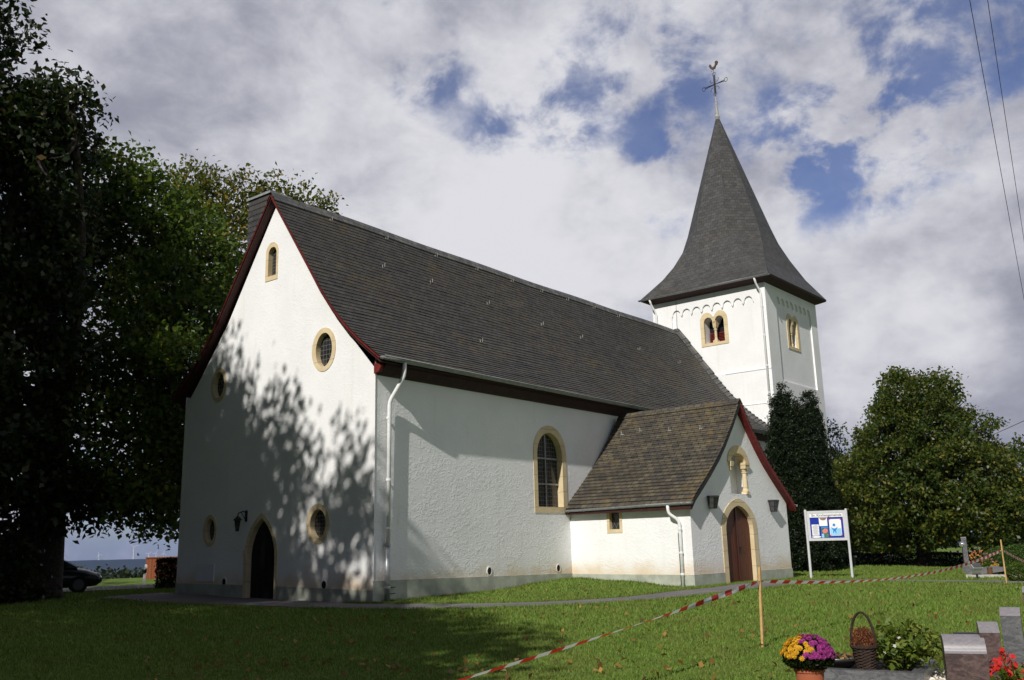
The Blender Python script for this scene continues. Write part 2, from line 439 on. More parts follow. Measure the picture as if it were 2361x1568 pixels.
fs = [(0, 1+j, 1+(j+1) % na) for j in range(na)]
fs += [(1+i*na+j, 1+(i+1)*na+j, 1+(i+1)*na+(j+1) % na, 1+i*na+(j+1) % na) for i in range(nr-1) for j in range(na)]
mb.add(vs, fs)
def terrain_mat():
    mt, t = new_mat('meadow_and_fields')
    p = t.n('ShaderNodeNewGeometry').outputs['Position']
    a = t.noise(p, .55, 6, .65); b = t.noise(p, 7, 6, .7); f = t.noise(p, 42, 4, .7)
    c = t.mix(t.ramp(a, .3, .7), (.125, .200, .034), (.195, .270, .054))
    c = t.mix(t.ramp(b, .35, .7), c, (.105, .158, .028))
    c = t.mix(t.ramp(f, .45, .75, 0, .7), c, (.020, .042, .006))
    c = t.mix(t.math('MULTIPLY', t.ramp(t.noise(p, .9, 5, .7, .5), .60, .78), .45), c, (.13, .12, .045))
    d = t.vmath('LENGTH', p).outputs['Value']
    field = t.mix(t.ramp(t.noise(p, .02, 3, .5), .35, .65), (.095, .17, .020), (.13, .19, .035))
    c = t.mix(t.ramp(d, 26, 44, 0, .75), c, field)
    par = t.n('ShaderNodeTexVoronoi', {'Vector': t.scale(p, (.0032, .0011, 0)), 'Scale': 1.0}).outputs['Color']
    pv = t.xyz(par)[0]
    parcels = t.mix(t.ramp(pv, .2, .8, 0, 1), (.035, .055, .022), (.105, .085, .055))
    parcels = t.mix(t.ramp(t.noise(p, .0032, 4, .6), .46, .52), parcels, (.010, .022, .014))
    parcels = t.mix(t.ramp(t.math('ADD', d, t.math('MULTIPLY', t.noise(p, .0013, 3, .5), 900)), 4700, 5200), parcels, (.008, .018, .012))
    c = t.mix(t.ramp(d, 160, 420), c, parcels)
    finish(t, c, .9, t.math('ADD', b, f), .7, .05, spec=.1)
    return mt
M['terrain'] = terrain_mat()
tag(mb.build('ground', M['terrain'], smooth=True), kind='structure')

def ribbon(name, pts, widths, mat, dz, kind='structure', sub=14, cross=5):
    pts = [np.array(p, float) for p in pts]
    P = []; Wd = []
    for i in range(len(pts)-1):
        p0 = pts[max(i-1, 0)]; p1 = pts[i]; p2 = pts[i+1]; p3 = pts[min(i+2, len(pts)-1)]
        for k in range(sub):
            t = k/sub
            P.append(.5*((2*p1)+(-p0+p2)*t+(2*p0-5*p1+4*p2-p3)*t*t+(-p0+3*p1-3*p2+p3)*t**3)); Wd.append(widths[i]*(1-t)+widths[i+1]*t)
    P.append(pts[-1]); Wd.append(widths[-1])
    mb = MB(); vs = []
    for i, p in enumerate(P):
        t = P[min(i+1, len(P)-1)]-P[max(i-1, 0)]; t = t/np.linalg.norm(t); nn = np.array([-t[1], t[0]])
        for k in range(cross):
            q = p + nn*Wd[i]*(k/(cross-1)-.5)*(1+.03*math.sin(i*1.7+k))
            vs.append((q[0], q[1], float(ground(q[0], q[1]))+dz))
    fs = [(i*cross+k, (i+1)*cross+k, (i+1)*cross+k+1, i*cross+k+1) for i in range(len(P)-1) for k in range(cross-1)]
    mb.add(vs, fs)
    return tag(mb.build(name, mat), kind=kind), P, Wd
PATH = [(-1.35, .6), (-.9, -1.2), (.9, -4.0), (4.2, -5.75), (8.0, -6.15), (11.9, -6.55), (14.3, -8.0), (14.5, -12.5), (14.9, -18), (16, -26)]
PW_ = [1.7, 1.65, 1.5, 1.45, 1.65, 2.2, 1.6, 1.5, 1.5, 1.5]
_, PP, PWD = ribbon('path', PATH, PW_, M['asphalt'], .022)
ribbon('forecourt', [(-.9, -.6), (-.95, 4.5), (-1.2, 10.5)], [1.5, 2.2, 2.4], M['asphalt'], .013)
rc = np.array([-17.198, -18.229]) + DIRL*46.5; rd = np.array([DIRL[1], -DIRL[0]])
ribbon('road', [tuple(rc-rd*60), tuple(rc-rd*20), tuple(rc+rd*4), tuple(rc+rd*20), tuple(rc+rd*70)], [4.6]*5, M['asphalt'], .03)

# ------------------------------------------------------------------ church
church = thing('church', 'white plastered village church with slate roofs, square tower and pointed spire', 'church')
NW, NL = 9.224, 27.2                                   # nave width and length
PA, PR, PD, PWI = (9.281, R(-4.4527), 4.82, 6.60)      # porch: where it starts, its skew, depth, width
TX, TY, TR, TW = (27.265, -.524, R(-1.977), 6.823)     # tower
def f_gable(s, z, d=0.0): return (-d, s, z)
def f_long(s, z, d=0.0): return (s, -d, z)
def porch(u, v, z): return (PA+u*math.cos(PR)-v*math.sin(PR), u*math.sin(PR)+v*math.cos(PR), z)
def f_pleft(s, z, d=0.0): return porch(-d, s, z)
def f_pfront(s, z, d=0.0): return porch(s, -PD-d, z)
def tower(u, v, z): return (TX+u*math.cos(TR)-v*math.sin(TR), TY+u*math.sin(TR)+v*math.cos(TR), z)
def f_twest(s, z, d=0.0): return tower(-d, s, z)
def f_tsouth(s, z, d=0.0): return tower(s, -d, z)

def ellipse(cx, cz, rx, rz, n=36): return [(cx+rx*math.cos(2*math.pi*k/n), cz+rz*math.sin(2*math.pi*k/n)) for k in range(n)]
def arch(cx, half, z0, zs, zt, pointed=0.0, n=16):
    """opening with straight jambs up to zs and a round (or pointed) head rising to zt"""
    pts = [(cx-half, z0), (cx+half, z0)]
    for k in range(n+1):
        a = math.pi*k/n
        x = math.cos(a); y = math.sin(a)
        if pointed:
            x = math.copysign(abs(x)**(1+pointed*.35), x); y = y*(1-pointed*.12)+pointed*.12*(1-abs(math.cos(a)))
        pts.append((cx+half*x, zs+(zt-zs)*y))
    return pts
def rect(x0, x1, z0, z1): return [(x0, z0), (x1, z0), (x1, z1), (x0, z1)]
def panel(mb, outer, holes, fn, d=0.0, reveal=0.0):
    loops = [[Vector((a, b, 0)) for a, b in outer]] + [[Vector((a, b, 0)) for a, b in h] for h in holes]
    flat = [p for l in loops for p in l]
    tri = tessellate_polygon(loops)
    mb.add([fn(p.x, p.y, d) for p in flat], [tuple(t) for t in tri])
    if reveal:
        for h in holes:
            n = len(h)
            mb.add([fn(a, b, d) for a, b in h]+[fn(a, b, d-reveal) for a, b in h], [(i, (i+1) % n, n+(i+1) % n, n+i) for i in range(n)])
def ring(mb, outer, inner, fn, proud=.018, depth=.3, is_open=False):
    n = len(outer)
    V = [fn(a, b, proud) for a, b in outer] + [fn(a, b, proud) for a, b in inner] + [fn(a, b, -depth) for a, b in inner] + [fn(a, b, -.05) for a, b in outer]
    F = []
    for i in range(n-1 if is_open else n):
        j = (i+1) % n
        F += [(i, j, n+j, n+i), (n+i, n+j, 2*n+j, 2*n+i), (i, j, 3*n+j, 3*n+i)]
    mb.add(V, F)
def sheet(loop, fn, d):
    mb = MB(); panel(mb, loop, [], fn, d); return mb
def window(outer, inner, fn, depth, glass, name='window'):
    w = sheet(inner, fn, -depth+.02).build(name, M[glass], church)
    mb = MB(); ring(mb, outer, inner, fn, .018, depth); mb.build('surround', M['stone'], w)
    return w

# openings
G_UR = (ellipse(2.17, 7.12, .53, .66), ellipse(2.16, 7.11, .36, .51)); G_UL = (ellipse(7.36, 6.70, .42, .58), ellipse(7.36, 6.70, .29, .43))
G_LR = (ellipse(2.265, 2.09, .495, .565), ellipse(2.255, 2.09, .335, .40)); G_LL = (ellipse(7.47, 2.03, .36, .50), ellipse(7.46, 2.03, .25, .37))
G_AT = (arch(4.78, .31, 9.75, 10.70, 11.02), arch(4.75, .205, 9.90, 10.63, 10.86))
G_DR = (arch(4.84, .80, -.06, 1.2, 2.50, 1.0), arch(4.83, .67, -.06, 1.2, 2.33, 1.0))
L_W1 = (arch(8.185, .955, 2.38, 4.38, 5.34), arch(8.17, .73, 2.58, 4.30, 5.09))
gable_line = [(-.02, -.3), (NW, -.3), (NW, 6.15), (NW-.81, 7.05), (NW-2.2, 8.68), (NW/2, 12.28), (2.2, 8.72), (.81, 7.12), (-.02, 6.25)]
mb = MB()
panel(mb, gable_line, [G_UR[0], G_UL[0], G_LR[0], G_LL[0], G_AT[0], G_DR[0]], f_gable)
mb.build('gable_wall', M['plaster_soft'], church)
mb = MB()
panel(mb, rect(-.0, NL, -.3, 6.55), [L_W1[0]], f_long)
panel(mb, rect(0, NL, -.3, 6.5), [], lambda s, z, d=0: (s, NW+d, z))
panel(mb, [(NL, 0)] and [(a, b) for a, b in gable_line], [], lambda s, z, d=0: (NL+d, s, z))
mb.build('nave_wall', M['plaster'], church)
mb = MB()
def strip(fn, s0, s1, zt0, zt1, zb, d):
    n = 10
    V = []; F = []
    for i in range(n+1):
        t = i/n; s = s0+(s1-s0)*t; z = zt0+(zt1-zt0)*t
        V += [fn(s, zb, d), fn(s, z, d), fn(s, z, -.03)]
    for i in range(n):
        a = i*3; F += [(a, a+3, a+4, a+1), (a+1, a+4, a+5, a+2)]
    mb.add(V, F)
strip(f_long, -.022, PA+.25, .54, .35, -.4, .022); mb.build('plinth', M['plinth'], church); mb = MB()
strip(f_gable, 5.64, NW, .385, .40, -.4, .022); mb.build('plinth', M['plinth'], church); mb = MB(); strip(f_gable, -.022, 4.04, .29, .36, -.4, .022)
mb.build('plinth', M['plinth'], church)
mb = MB(); strip(f_long, PA+PWI+.2, NL, .40, .45, -.4, .022); mb.build('plinth', M['plinth'], church)
for (o, i), gl in ((G_UR, 'glass_grid'), (G_UL, 'glass_grid'), (G_LR, 'glass_fine'), (G_LL, 'glass_fine'), (G_AT, 'glass_fine')):
    window(o, i, f_gable, .17, gl)
w = window(L_W1[0], L_W1[1], f_long, .24, 'glass_grid')
mb = MB()
mb.box(f_long(8.17, 3.83, -.20), (.05, .05, 2.5)); 
for z in (3.35, 4.22): mb.box(f_long(8.17, z, -.195), (1.44, .05, .055))
mb.build('glazing_bar', M['zinc_light'], w)
# gable door
d = sheet(G_DR[1], f_gable, -.16).build('door', M['void'], church)
mb = MB(); ring(mb, G_DR[0], G_DR[1], f_gable, .02, .18)
for s in (4.08, 5.59): mb.box(f_gable(s, 1.30, .012), (.06, .13, .20))
mb.build('surround', M['stone'], d)
mb = MB()
for s in (4.5, 4.83, 5.16): mb.box(f_gable(s, 1.0, -.155), (.02, .025, 2.0))
mb.build('board_joint', M['black'], d)
# wall plate left of gable door, vent holes
tag(MB().box(f_gable(7.63, .74, .012), (.024, .98, .52)).build('wall_plate', simple('pale_painted_plate', (.72, .73, .74), .6, 4, .05), church), 'pale rectangular plate')
for fn, s, z in ((f_long, 4.82, .60), (f_long, 8.46, .55), (f_gable, 1.95, .42), (f_gable, 6.6, .46)):
    v = MB().prism(ellipse(s, z, .095, .11, 18), fn, .012, .006).build('vent', M['void'], church)
    mb = MB(); ring(mb, ellipse(s, z, .125, .14, 18), ellipse(s, z, .095, .11, 18), fn, .02, .0); mb.build('vent_ring', M['plaster_fine'], v)

# --- slates laid in courses, each tilted over the one below
def slate_field(mb, prof, rows_h, along, mapper, seg=.55, lift=.015, jit=.010, seed=1, uoff=0.0):
    """prof: list of (a, z) from eave to ridge; along(a, s) -> (start, end) run of a course"""
    rnd = random.Random(seed)
    cum = [0.0]
    for p, q in zip(prof, prof[1:]): cum.append(cum[-1]+math.hypot(q[0]-p[0], q[1]-p[1]))
    def at(s):
        for i in range(len(prof)-1):
            if s <= cum[i+1] or i == len(prof)-2:
                t = (s-cum[i])/(cum[i+1]-cum[i]); p, q = prof[i], prof[i+1]
                dx, dz = q[0]-p[0], q[1]-p[1]; l = math.hypot(dx, dz)
                return p[0]+dx*t, p[1]+dz*t, (-dz/l, dx/l)
    n = int(cum[-1]/rows_h)
    rows_h = cum[-1]/n
    for i in range(n):
        s0, s1 = i*rows_h, (i+1)*rows_h
        a0, z0, n0 = at(s0+1e-6); a1, z1, n1 = at(s1-1e-6)
        x0, x1 = along(a0, z0); k = max(2, int((x1-x0)/seg))
        ph = rnd.random()*6
        V = []; F = []; U = []
        for j in range(k+1):
            x = x0+(x1-x0)*j/k
            w = jit*math.sin(x*1.3+ph)+rnd.uniform(-jit, jit)*.6
            lf = lift+abs(w)*.6
            V += [mapper(x, a0+n0[0]*0.0, z0), mapper(x, a0+n0[0]*lf, z0+n0[1]*lf+w*.4), mapper(x, a1, z1)]
        for j in range(k):
            q = j*3; ua = x0+(x1-x0)*j/k+uoff; ub = x0+(x1-x0)*(j+1)/k+uoff
            F += [(q, q+3, q+4, q+1), (q+1, q+4, q+5, q+2)]
            U += [[(ua, s0), (ub, s0), (ub, s0+.01), (ua, s0+.01)], [(ua, s0), (ub, s0), (ub, s1), (ua, s1)]]
        mb.add(V, F, U)
XV = -.27
prof_s = [(-.46, 6.50), (-.1, 6.77), (.45, 7.20), (1.0, 7.70), (1.55, 8.29), (2.1, 8.97), (2.7, 9.82), (NW/2, 12.56)]
def nave_map(x, a, z):
    sag = -.05*math.sin(math.pi*max(0, min(1, x/NL)))**2*(1 if z > 9 else .5)
    return (x, a, z+sag+.025*math.sin(x*.9+z*1.4)*.6)
mb = MB()
slate_field(mb, prof_s, .17, lambda a, z: (XV, NL), nave_map, seed=3)
slate_field(mb, prof_s, .17, lambda a, z: (XV, NL), lambda x, a, z: nave_map(x, NW-a, z), seed=4, uoff=40)
nave_roof = mb.build('nave_roof', M['slate'], church)
# deck under the slates, so that the roof has thickness
mb = MB()
lo = [(a, z-.12) for a, z in prof_s]; hi = [(NW-a, z-.12) for a, z in reversed(prof_s[:-1])]
dn = [(NW-a, z-.17) for a, z in prof_s[:-1]] + [(a, z-.17) for a, z in reversed(prof_s)]
mb.prism(lo+hi+dn, lambda a, b, d: nave_map(d, a, b), XV+.03, NL)
mb.build('roof_deck', M['darkred'], nave_roof)
# ridge capping
mb = MB()
for sgn in (-1, 1):
    V = []; n = 50
    for i in range(n+1):
        x = XV+(NL-XV)*i/n; p = nave_map(x, NW/2, 12.56)
        V += [(x, p[1], p[2]+.075), (x, p[1]+sgn*.22, p[2]-.235), (x, p[1]+sgn*.20, p[2]-.27)]
    mb.add(V, [f for i in range(n) for f in ((i*3, i*3+3, i*3+4, i*3+1), (i*3+1, i*3+4, i*3+5, i*3+2))], [u for i in range(n) for u in ([(i*.5, 0), (i*.5+.5, 0), (i*.5+.5, .3), (i*.5, .3)],)*2])
mb.build('ridge_cap', M['slate_edge'], nave_roof)
# raised edge of slates along the tower
mb = MB(); n = len(prof_s)
pp = prof_s[:-1]+[(NW/2, 12.62)]
for k in range(n-1):
    (a0, z0), (a1, z1) = pp[k], pp[k+1]
    m_ = 3
    for q in range(m_):
        t0_, t1_ = q/m_, (q+1)/m_
        A0, Z0, A1, Z1 = a0+(a1-a0)*t0_, z0+(z1-z0)*t0_, a0+(a1-a0)*t1_, z0+(z1-z0)*t1_
        h = .10
        mb.add([(NL-.55, A0, Z0+.03), (NL-.12, A0-.05, Z0+h+.10), (NL+.06, A0-.05, Z0+h+.10), (NL-.55, A1, Z1+.02), (NL-.12, A1-.03, Z1+h+.04), (NL+.06, A1-.03, Z1+h+.04), (NL+.06, A0, Z0-.3), (NL+.06, A1, Z1-.3)],
               [(0, 1, 4, 3), (1, 2, 5, 4), (0, 1, 2), (2, 6, 7, 5)], [[(0, k), (.5, k), (.5, k+.3), (0, k+.3)]]*4)
mb.build('raised_slate_verge', M['slate_edge'], nave_roof)
# verge boards and soffit of the gable
def verge_boards(prof, mirror, mapper, x_out, x_in, hgt, name, drop=.03):
    mb = MB()
    for (a0, z0), (a1, z1) in zip(prof, prof[1:]):
        A0, A1 = (mirror-a0, mirror-a1) if mirror is not None else (a0, a1)
        t = .05
        q = [mapper(x_out, A0, z0-drop), mapper(x_out, A1, z1-drop), mapper(x_out, A1, z1-drop-hgt), mapper(x_out, A0, z0-drop-hgt)]
        r = [mapper(x_out+t, A0, z0-drop), mapper(x_out+t, A1, z1-drop), mapper(x_out+t, A1, z1-drop-hgt), mapper(x_out+t, A0, z0-drop-hgt)]
        s = [mapper(x_in, A0, z0-drop-hgt+.02), mapper(x_in, A1, z1-drop-hgt+.02)]
        mb.add(q+r+s, [(0, 1, 2, 3), (4, 5, 6, 7), (3, 2, 6, 7), (0, 1, 5, 4), (7, 6, 9, 8)])
    return mb
verge_boards(prof_s, None, nave_map, XV-.005, .0, .045, 'v').build('verge_board', M['red'], church)
verge_boards(prof_s, NW, nave_map, XV-.005, .0, .045, 'v').build('verge_board', M['red'], church)
# eaves: boxed cornice, gutter, down pipes
mb = MB()
mb.prism([(-.40, 6.44), (-.36, 6.30), (-.16, 6.12), (-.004, 6.08), (-.004, 6.60)], lambda a, b, d: (d, a, b), .06, NL)
mb.build('eaves_cornice', M['eaves'], church)
mb = MB(); mb.prism([(-.30, 6.34), (-.30, 6.28), (-.20, 6.14), (-.02, 6.10), (-.02, 6.40)], lambda a, b, d: (d, a, b), -.06, .055)
mb.build('cornice_end', M['red'], church)
mb = MB(); mb.prism([(NW+.40, 6.44), (NW+.36, 6.30), (NW+.16, 6.12), (NW+.004, 6.08), (NW+.004, 6.60)], lambda a, b, d: (d, a, b), 0, NL)
mb.build('eaves_cornice', M['darkred'], church)
def gutter(p0, p1, r, mat, brackets=0):
    p0, p1 = Vector(p0), Vector(p1); t = (p1-p0); L_ = t.length; t.normalize()
    side = t.cross(Vector((0, 0, 1))).normalized(); up = Vector((0, 0, 1))
    mb = MB(); n = 9; V = []; F = []
    m_ = 24
    for i in range(m_+1):
        p = p0+(p1-p0)*i/m_
        for rr in (r, r-.012):
            for k in range(n):
                a = math.pi*k/(n-1); V.append(p+side*math.cos(a)*rr-up*math.sin(a)*rr)
    for i in range(m_):
        b0, b1 = i*2*n, (i+1)*2*n
        for k in range(n-1):
            F += [(b0+k, b1+k, b1+k+1, b0+k+1), (b0+n+k, b0+n+k+1, b1+n+k+1, b1+n+k)]
        for k in (0, n-1): F.append((b0+k, b1+k, b1+n+k, b0+n+k))
    for e in (0, m_): F.append(tuple(e*2*n+k for k in range(n)))
    mb.add(V, F)
    mb.tube([p0+side*(r+.004), p1+side*(r+.004)], .013, 6); mb.tube([p0-side*(r-.002), p1-side*(r-.002)], .010, 6)
    for k in range(brackets):
        p = p0+(p1-p0)*(k+.5)/brackets
        mb.tube([p+side*math.cos(a)*(r+.006)-up*math.sin(a)*(r+.006) for a in [math.pi*q/8 for q in range(9)]], .012, 5)
    return mb.build('gutter', M[mat], church, smooth=True)
gutter((-.24, -.54, 6.51), (NL-.1, -.54, 6.41), .10, 'zinc', 0)
gutter((NL-.1, NW+.47, 6.43), (-.22, NW+.47, 6.50), .085, 'zinc', 0)
def pipe(pts, r, mat, bands, parent=None):
    P = []
    for i, p in enumerate(pts):                                    # rounded bends
        p = Vector(p)
        if 0 < i < len(pts)-1:
            a = Vector(pts[i-1]); b = Vector(pts[i+1]); k = min(.12, (p-a).length*.4, (b-p).length*.4)
            q0 = p+(a-p).normalized()*k; q1 = p+(b-p).normalized()*k
            P += [q0, (q0+p*2+q1)/4, q1]
        else: P.append(p)
    mb = MB(); mb.tube(P, r, 12)
    o = mb.build('downpipe', M[mat], church, smooth=True)
    if bands:
        for q in bands:
            mb = MB(); mb.lathe((q[0], q[1], q[2]), [(r+.014, -.03), (r+.016, 0), (r+.014, .03)], 12); mb.build('pipe_band', M[mat], o)
    return o
pipe([(.62, -.54, 6.44), (.62, -.52, 6.05), (.44, -.13, 5.35), (.44, -.11, 1.45)], .058, 'white_pipe', [(.44, -.11, z) for z in (4.9, 3.2, 1.9)])
pipe([(.40, -.12, 1.50), (.40, -.12, -.1)], .078, 'zinc_light', [(.40, -.12, z) for z in (1.45, .35)])
for z in (.18, .34): MB().box((.60, -.05, z), (.34, .012, .02)).build('pipe_strap', M['iron'], church)
# roof hooks
def hook(x, a, z, mapper, nrm, rnd):
    p = Vector(mapper(x, a, z)); n_ = Vector(nrm)
    mb = MB(); dn = Vector((0, 0, -1))
    mb.tube([p+n_*.02+Vector((0, 0, .06)), p+n_*.05-Vector((0, 0, .09)), p+n_*.15-Vector((0, 0, .10)), p+n_*.17+Vector((0, 0, .02))], .012, 5)
    return mb.build('roof_hook', M['lead'], nave_roof)
rnd = random.Random(5)
NS = (0, -.83, .56)
for x in (2.0, 4.6, 7.2, 9.6, 11.9, 14.0, 16.0, 18.2, 20.4): hook(x, NW/2-.22, 12.2, nave_map, NS, rnd)
for x, a, z in ((3.4, 3.3, 10.68), (5.7, 3.25, 10.6), (8.7, 3.1, 10.38), (11.9, 2.9, 10.1), (6.4, 1.55, 8.29), (14.6, 2.8, 9.96), (23.6, 2.9, 10.1), (19.8, 3.0, 10.24)): hook(x, a, z, nave_map, NS, rnd)
# chimney stub clad in slate
CHX = 1.35
mb = MB()
def clad(mb, c, dx, dy, z0, z1):
    n = int((z1-z0)/.19)
    for i in range(n):
        za, zb = z0+i*(z1-z0)/n, z0+(i+1)*(z1-z0)/n
        V = [(c[0]+sx_*(dx/2+.015), c[1]+sy_*(dy/2+.015), za) for sx_, sy_ in ((-1, -1), (1, -1), (1, 1), (-1, 1))]+[(c[0]+sx_*dx/2, c[1]+sy_*dy/2, zb) for sx_, sy_ in ((-1, -1), (1, -1), (1, 1), (-1, 1))]
        mb.add(V, [(0, 1, 5, 4), (1, 2, 6, 5), (2, 3, 7, 6), (3, 0, 4, 7), (0, 1, 2, 3)],
               [[(0, za), (dx, za), (dx, zb), (0, zb)], [(0, za), (dy, za), (dy, zb), (0, zb)]]*2+[[(0, 0)]*4])
clad(mb, (.80, 6.12, 0), .80, 1.15, 8.6, 13.02)
ch = mb.build('chimney', M['slate_spire'], nave_roof)
MB().box((.80, 6.12, 13.06), (.92, 1.29, .08)).build('chimney_cap', M['zinc'], nave_roof)

# ------------------------------------------------------------------ porch
PL_W = (rect(-2.20, -1.58, 1.66, 2.52), rect(-2.10, -1.69, 1.78, 2.40))
PF_D = (arch(3.03, 1.19, -.25, 1.72, 2.71, .45), arch(3.03, .915, -.25, 1.68, 2.47, .45))
NICHE = arch(3.25, .60, 2.86, 3.88, 4.36)
p_line = [(0, -.3), (PWI, -.3), (PWI, 2.62), (5.55, 3.46), (4.55, 4.36), (3.3, 5.82), (2.05, 4.36), (1.05, 3.46), (0, 2.62)]
mb = MB()
panel(mb, p_line, [PF_D[0], NICHE], f_pfront)
nh = NICHE; n = len(nh)
mb.add([f_pfront(a, b, 0) for a, b in nh]+[f_pfront(a, b, -.42) for a, b in nh], [(i, (i+1) % n, n+(i+1) % n, n+i) for i in range(n)])
panel(mb, NICHE, [], f_pfront, -.42)
panel(mb, rect(-PD, .1, -.3, 2.75), [PL_W[0]], f_pleft)
panel(mb, rect(-PD, .6, -.3, 2.75), [], lambda s, z, d=0: porch(PWI+d, s, z))
mb.build('porch_wall', M['plaster'], church)
mb = MB()
strip(f_pleft, -PD-.022, .1, .33, .33, -.4, .022)
strip(f_pfront, -.022, 1.84, .335, .325, -.4, .022); mb.build('plinth', M['plinth'], church); mb = MB(); strip(f_pfront, 4.22, PWI+.022, .30, .28, -.4, .022)
mb.build('plinth', M['plinth'], church)
w = window(PL_W[0], PL_W[1], f_pleft, .15, 'glass_diamond')
d = sheet(PF_D[1], f_pfront, -.13).build('door', M['door'], church)
mb = MB(); ring(mb, PF_D[0], PF_D[1], f_pfront, .02, .15); mb.build('surround', M['stone'], d)
mb = MB(); mb.box(f_pfront(3.02, 1.08, -.115), (.075, .03, 2.62), PR); mb.build('cover_strip', M['door'], d)
mb = MB(); mb.box(f_pfront(3.16, 1.02, -.115), (.06, .02, .22), PR)
mb.tube([f_pfront(3.16, 1.08, -.06), f_pfront(3.29, 1.08, -.06)], .013, 6); mb.tube([f_pfront(3.16, 1.08, -.12), f_pfront(3.16, 1.08, -.06)], .013, 6)
mb.build('handle', M['iron'], d)
# niche with a half column and its arch
mb = MB(); ring(mb, arch(3.25, .72, 3.9, 3.92, 4.50)[2:], arch(3.25, .50, 3.88, 3.90, 4.24)[2:], f_pfront, .03, .30, True)
mb.build('niche_arch', M['stone'], church)
def column(x, z0, z1, r, name, dep):
    c = f_pfront(x, 0, dep)
    mb = MB(); h = z1-z0
    mb.box((c[0], c[1], z0+.04), (r*2.5, r*2.5, .08), PR)
    mb.lathe((c[0], c[1], z0), [(r*1.35, .08), (r*1.4, .12), (r*1.1, .16), (r*1.05, .18), (r*.92, h*.62), (r*.90, h*.66), (r*1.2, h*.67), (r*1.2, h*.70), (r*.95, h*.71), (r*1.25, h*.80)], 18)
    mb.box((c[0], c[1], z0+h*.86), (r*3.0, r*3.0, h*.12), PR, 1.12)
    mb.box((c[0], c[1], z0+h*.955), (r*3.7, r*3.7, h*.07), PR)
    return mb.build(name, M['stone'], church)
column(3.76, 2.86, 3.94, .085, 'niche_column', -.06)
mb = MB()
c = f_pfront(2.70, 0, -.04)
mb.box((c[0], c[1], 3.85), (.17, .26, .17), PR, 1.25); mb.box((c[0], c[1], 3.71), (.12, .18, .14), PR, 1.2)
mb.build('niche_corbel', M['stone'], church)
# porch roof
pprof = [(-.27, 2.50), (.0, 2.78), (.5, 3.16), (1.05, 3.60), (1.6, 4.07), (2.1, 4.58), (2.7, 5.28), (3.3, 6.06)]
def proof_map(x, a, z):                                      # x runs along the porch, from its front to the nave
    return porch(a, -PD+x, z)
def pal(a, z):
    yy = -.46 if z > 6.3 else .12
    return (-.24, PD+.10+(0 if z < 5.9 else .0))
mb = MB()
slate_field(mb, pprof, .19, pal, proof_map, seg=.5, lift=.024, jit=.012, seed=8, uoff=3)
slate_field(mb, pprof, .19, pal, lambda x, a, z: proof_map(x, PWI-a, z), seg=.5, lift=.024, jit=.012, seed=9, uoff=63)
porch_roof = mb.build('porch_roof', M['slate_porch'], church)
mb = MB()
lo = [(a, z-.03) for a, z in pprof]; hi = [(PWI-a, z-.03) for a, z in reversed(pprof[:-1])]
dn = [(PWI-a, z-.17) for a, z in pprof[:-1]]+[(a, z-.19) for a, z in reversed(pprof)]
mb.prism(lo+hi+dn, lambda a, b, d: proof_map(d, a, b), -.21, PD+.1)
mb.build('roof_deck', M['darkred'], porch_roof)
mb = MB()
for sgn in (-1, 1):
    V = []; n = 16
    for i in range(n+1):
        x = -.25+(PD+.3)*i/n; wv = .012*math.sin(i*2.1)
        V += [porch(3.3, -PD+x, 6.12+wv), porch(3.3+sgn*.17, -PD+x, 5.93+wv), porch(3.3+sgn*.15, -PD+x, 5.90)]
    mb.add(V, [f for i in range(n) for f in ((i*3, i*3+3, i*3+4, i*3+1), (i*3+1, i*3+4, i*3+5, i*3+2))], [u for i in range(n) for u in ([(i*.3, 0), (i*.3+.3, 0), (i*.3+.3, .3), (i*.3, .3)],)*2])
mb.build('ridge_cap', M['slate_porch'], porch_roof)
for mirror in (None, PWI):
    verge_boards(pprof, mirror, proof_map, -.235, .0, .17, 'v').build('verge_board', M['red'] if mirror else M['slate'], church)
for x, a, z in ((.9, 2.55, 5.1), (2.2, 2.6, 5.16), (3.5, 2.7, 5.28), (4.3, 2.65, 5.22)):
    p = Vector(proof_map(x, a, z)); mb = MB(); nn_ = Vector((-.75, 0, .66))
    mb.tube([p+nn_*.03, p+nn_*.05-Vector((0, 0, .08)), p+nn_*.14-Vector((0, 0, .07)), p+nn_*.16+Vector((0, 0, .03))], .014, 5); mb.box(p+nn_*.03, (.10, .12, .04))
    mb.build('roof_hook', M['lead'], porch_roof)
mb = MB(); mb.prism([(-.22, 2.48), (-.18, 2.38), (-.004, 2.36), (-.004, 2.72)], lambda a, b, d: porch(a, d, b), -PD-.0, .1)
mb.build('eaves_cornice', M['darkred'], church)
gutter(porch(-.30, -PD-.26, 2.53), porch(-.30, .14, 2.47), .075, 'zinc_light', 8)
gutter(porch(PWI+.30, .14, 2.47), porch(PWI+.30, -PD-.26, 2.53), .075, 'zinc_light', 8)
q = [porch(-.30, -PD+.62, 2.46), porch(-.29, -PD+.62, 2.22), porch(-.09, -PD+.36, 1.98), porch(-.09, -PD+.36, -.08)]
pipe(q, .05, 'white_pipe', [(q[2][0], q[2][1], z) for z in (1.72, 1.0, .35)])
MB().tube([porch(-.03, -PD+.47, 1.6), porch(-.03, -PD+.47, -.05)], .010, 5).build('earth_rod', M['iron'], church)

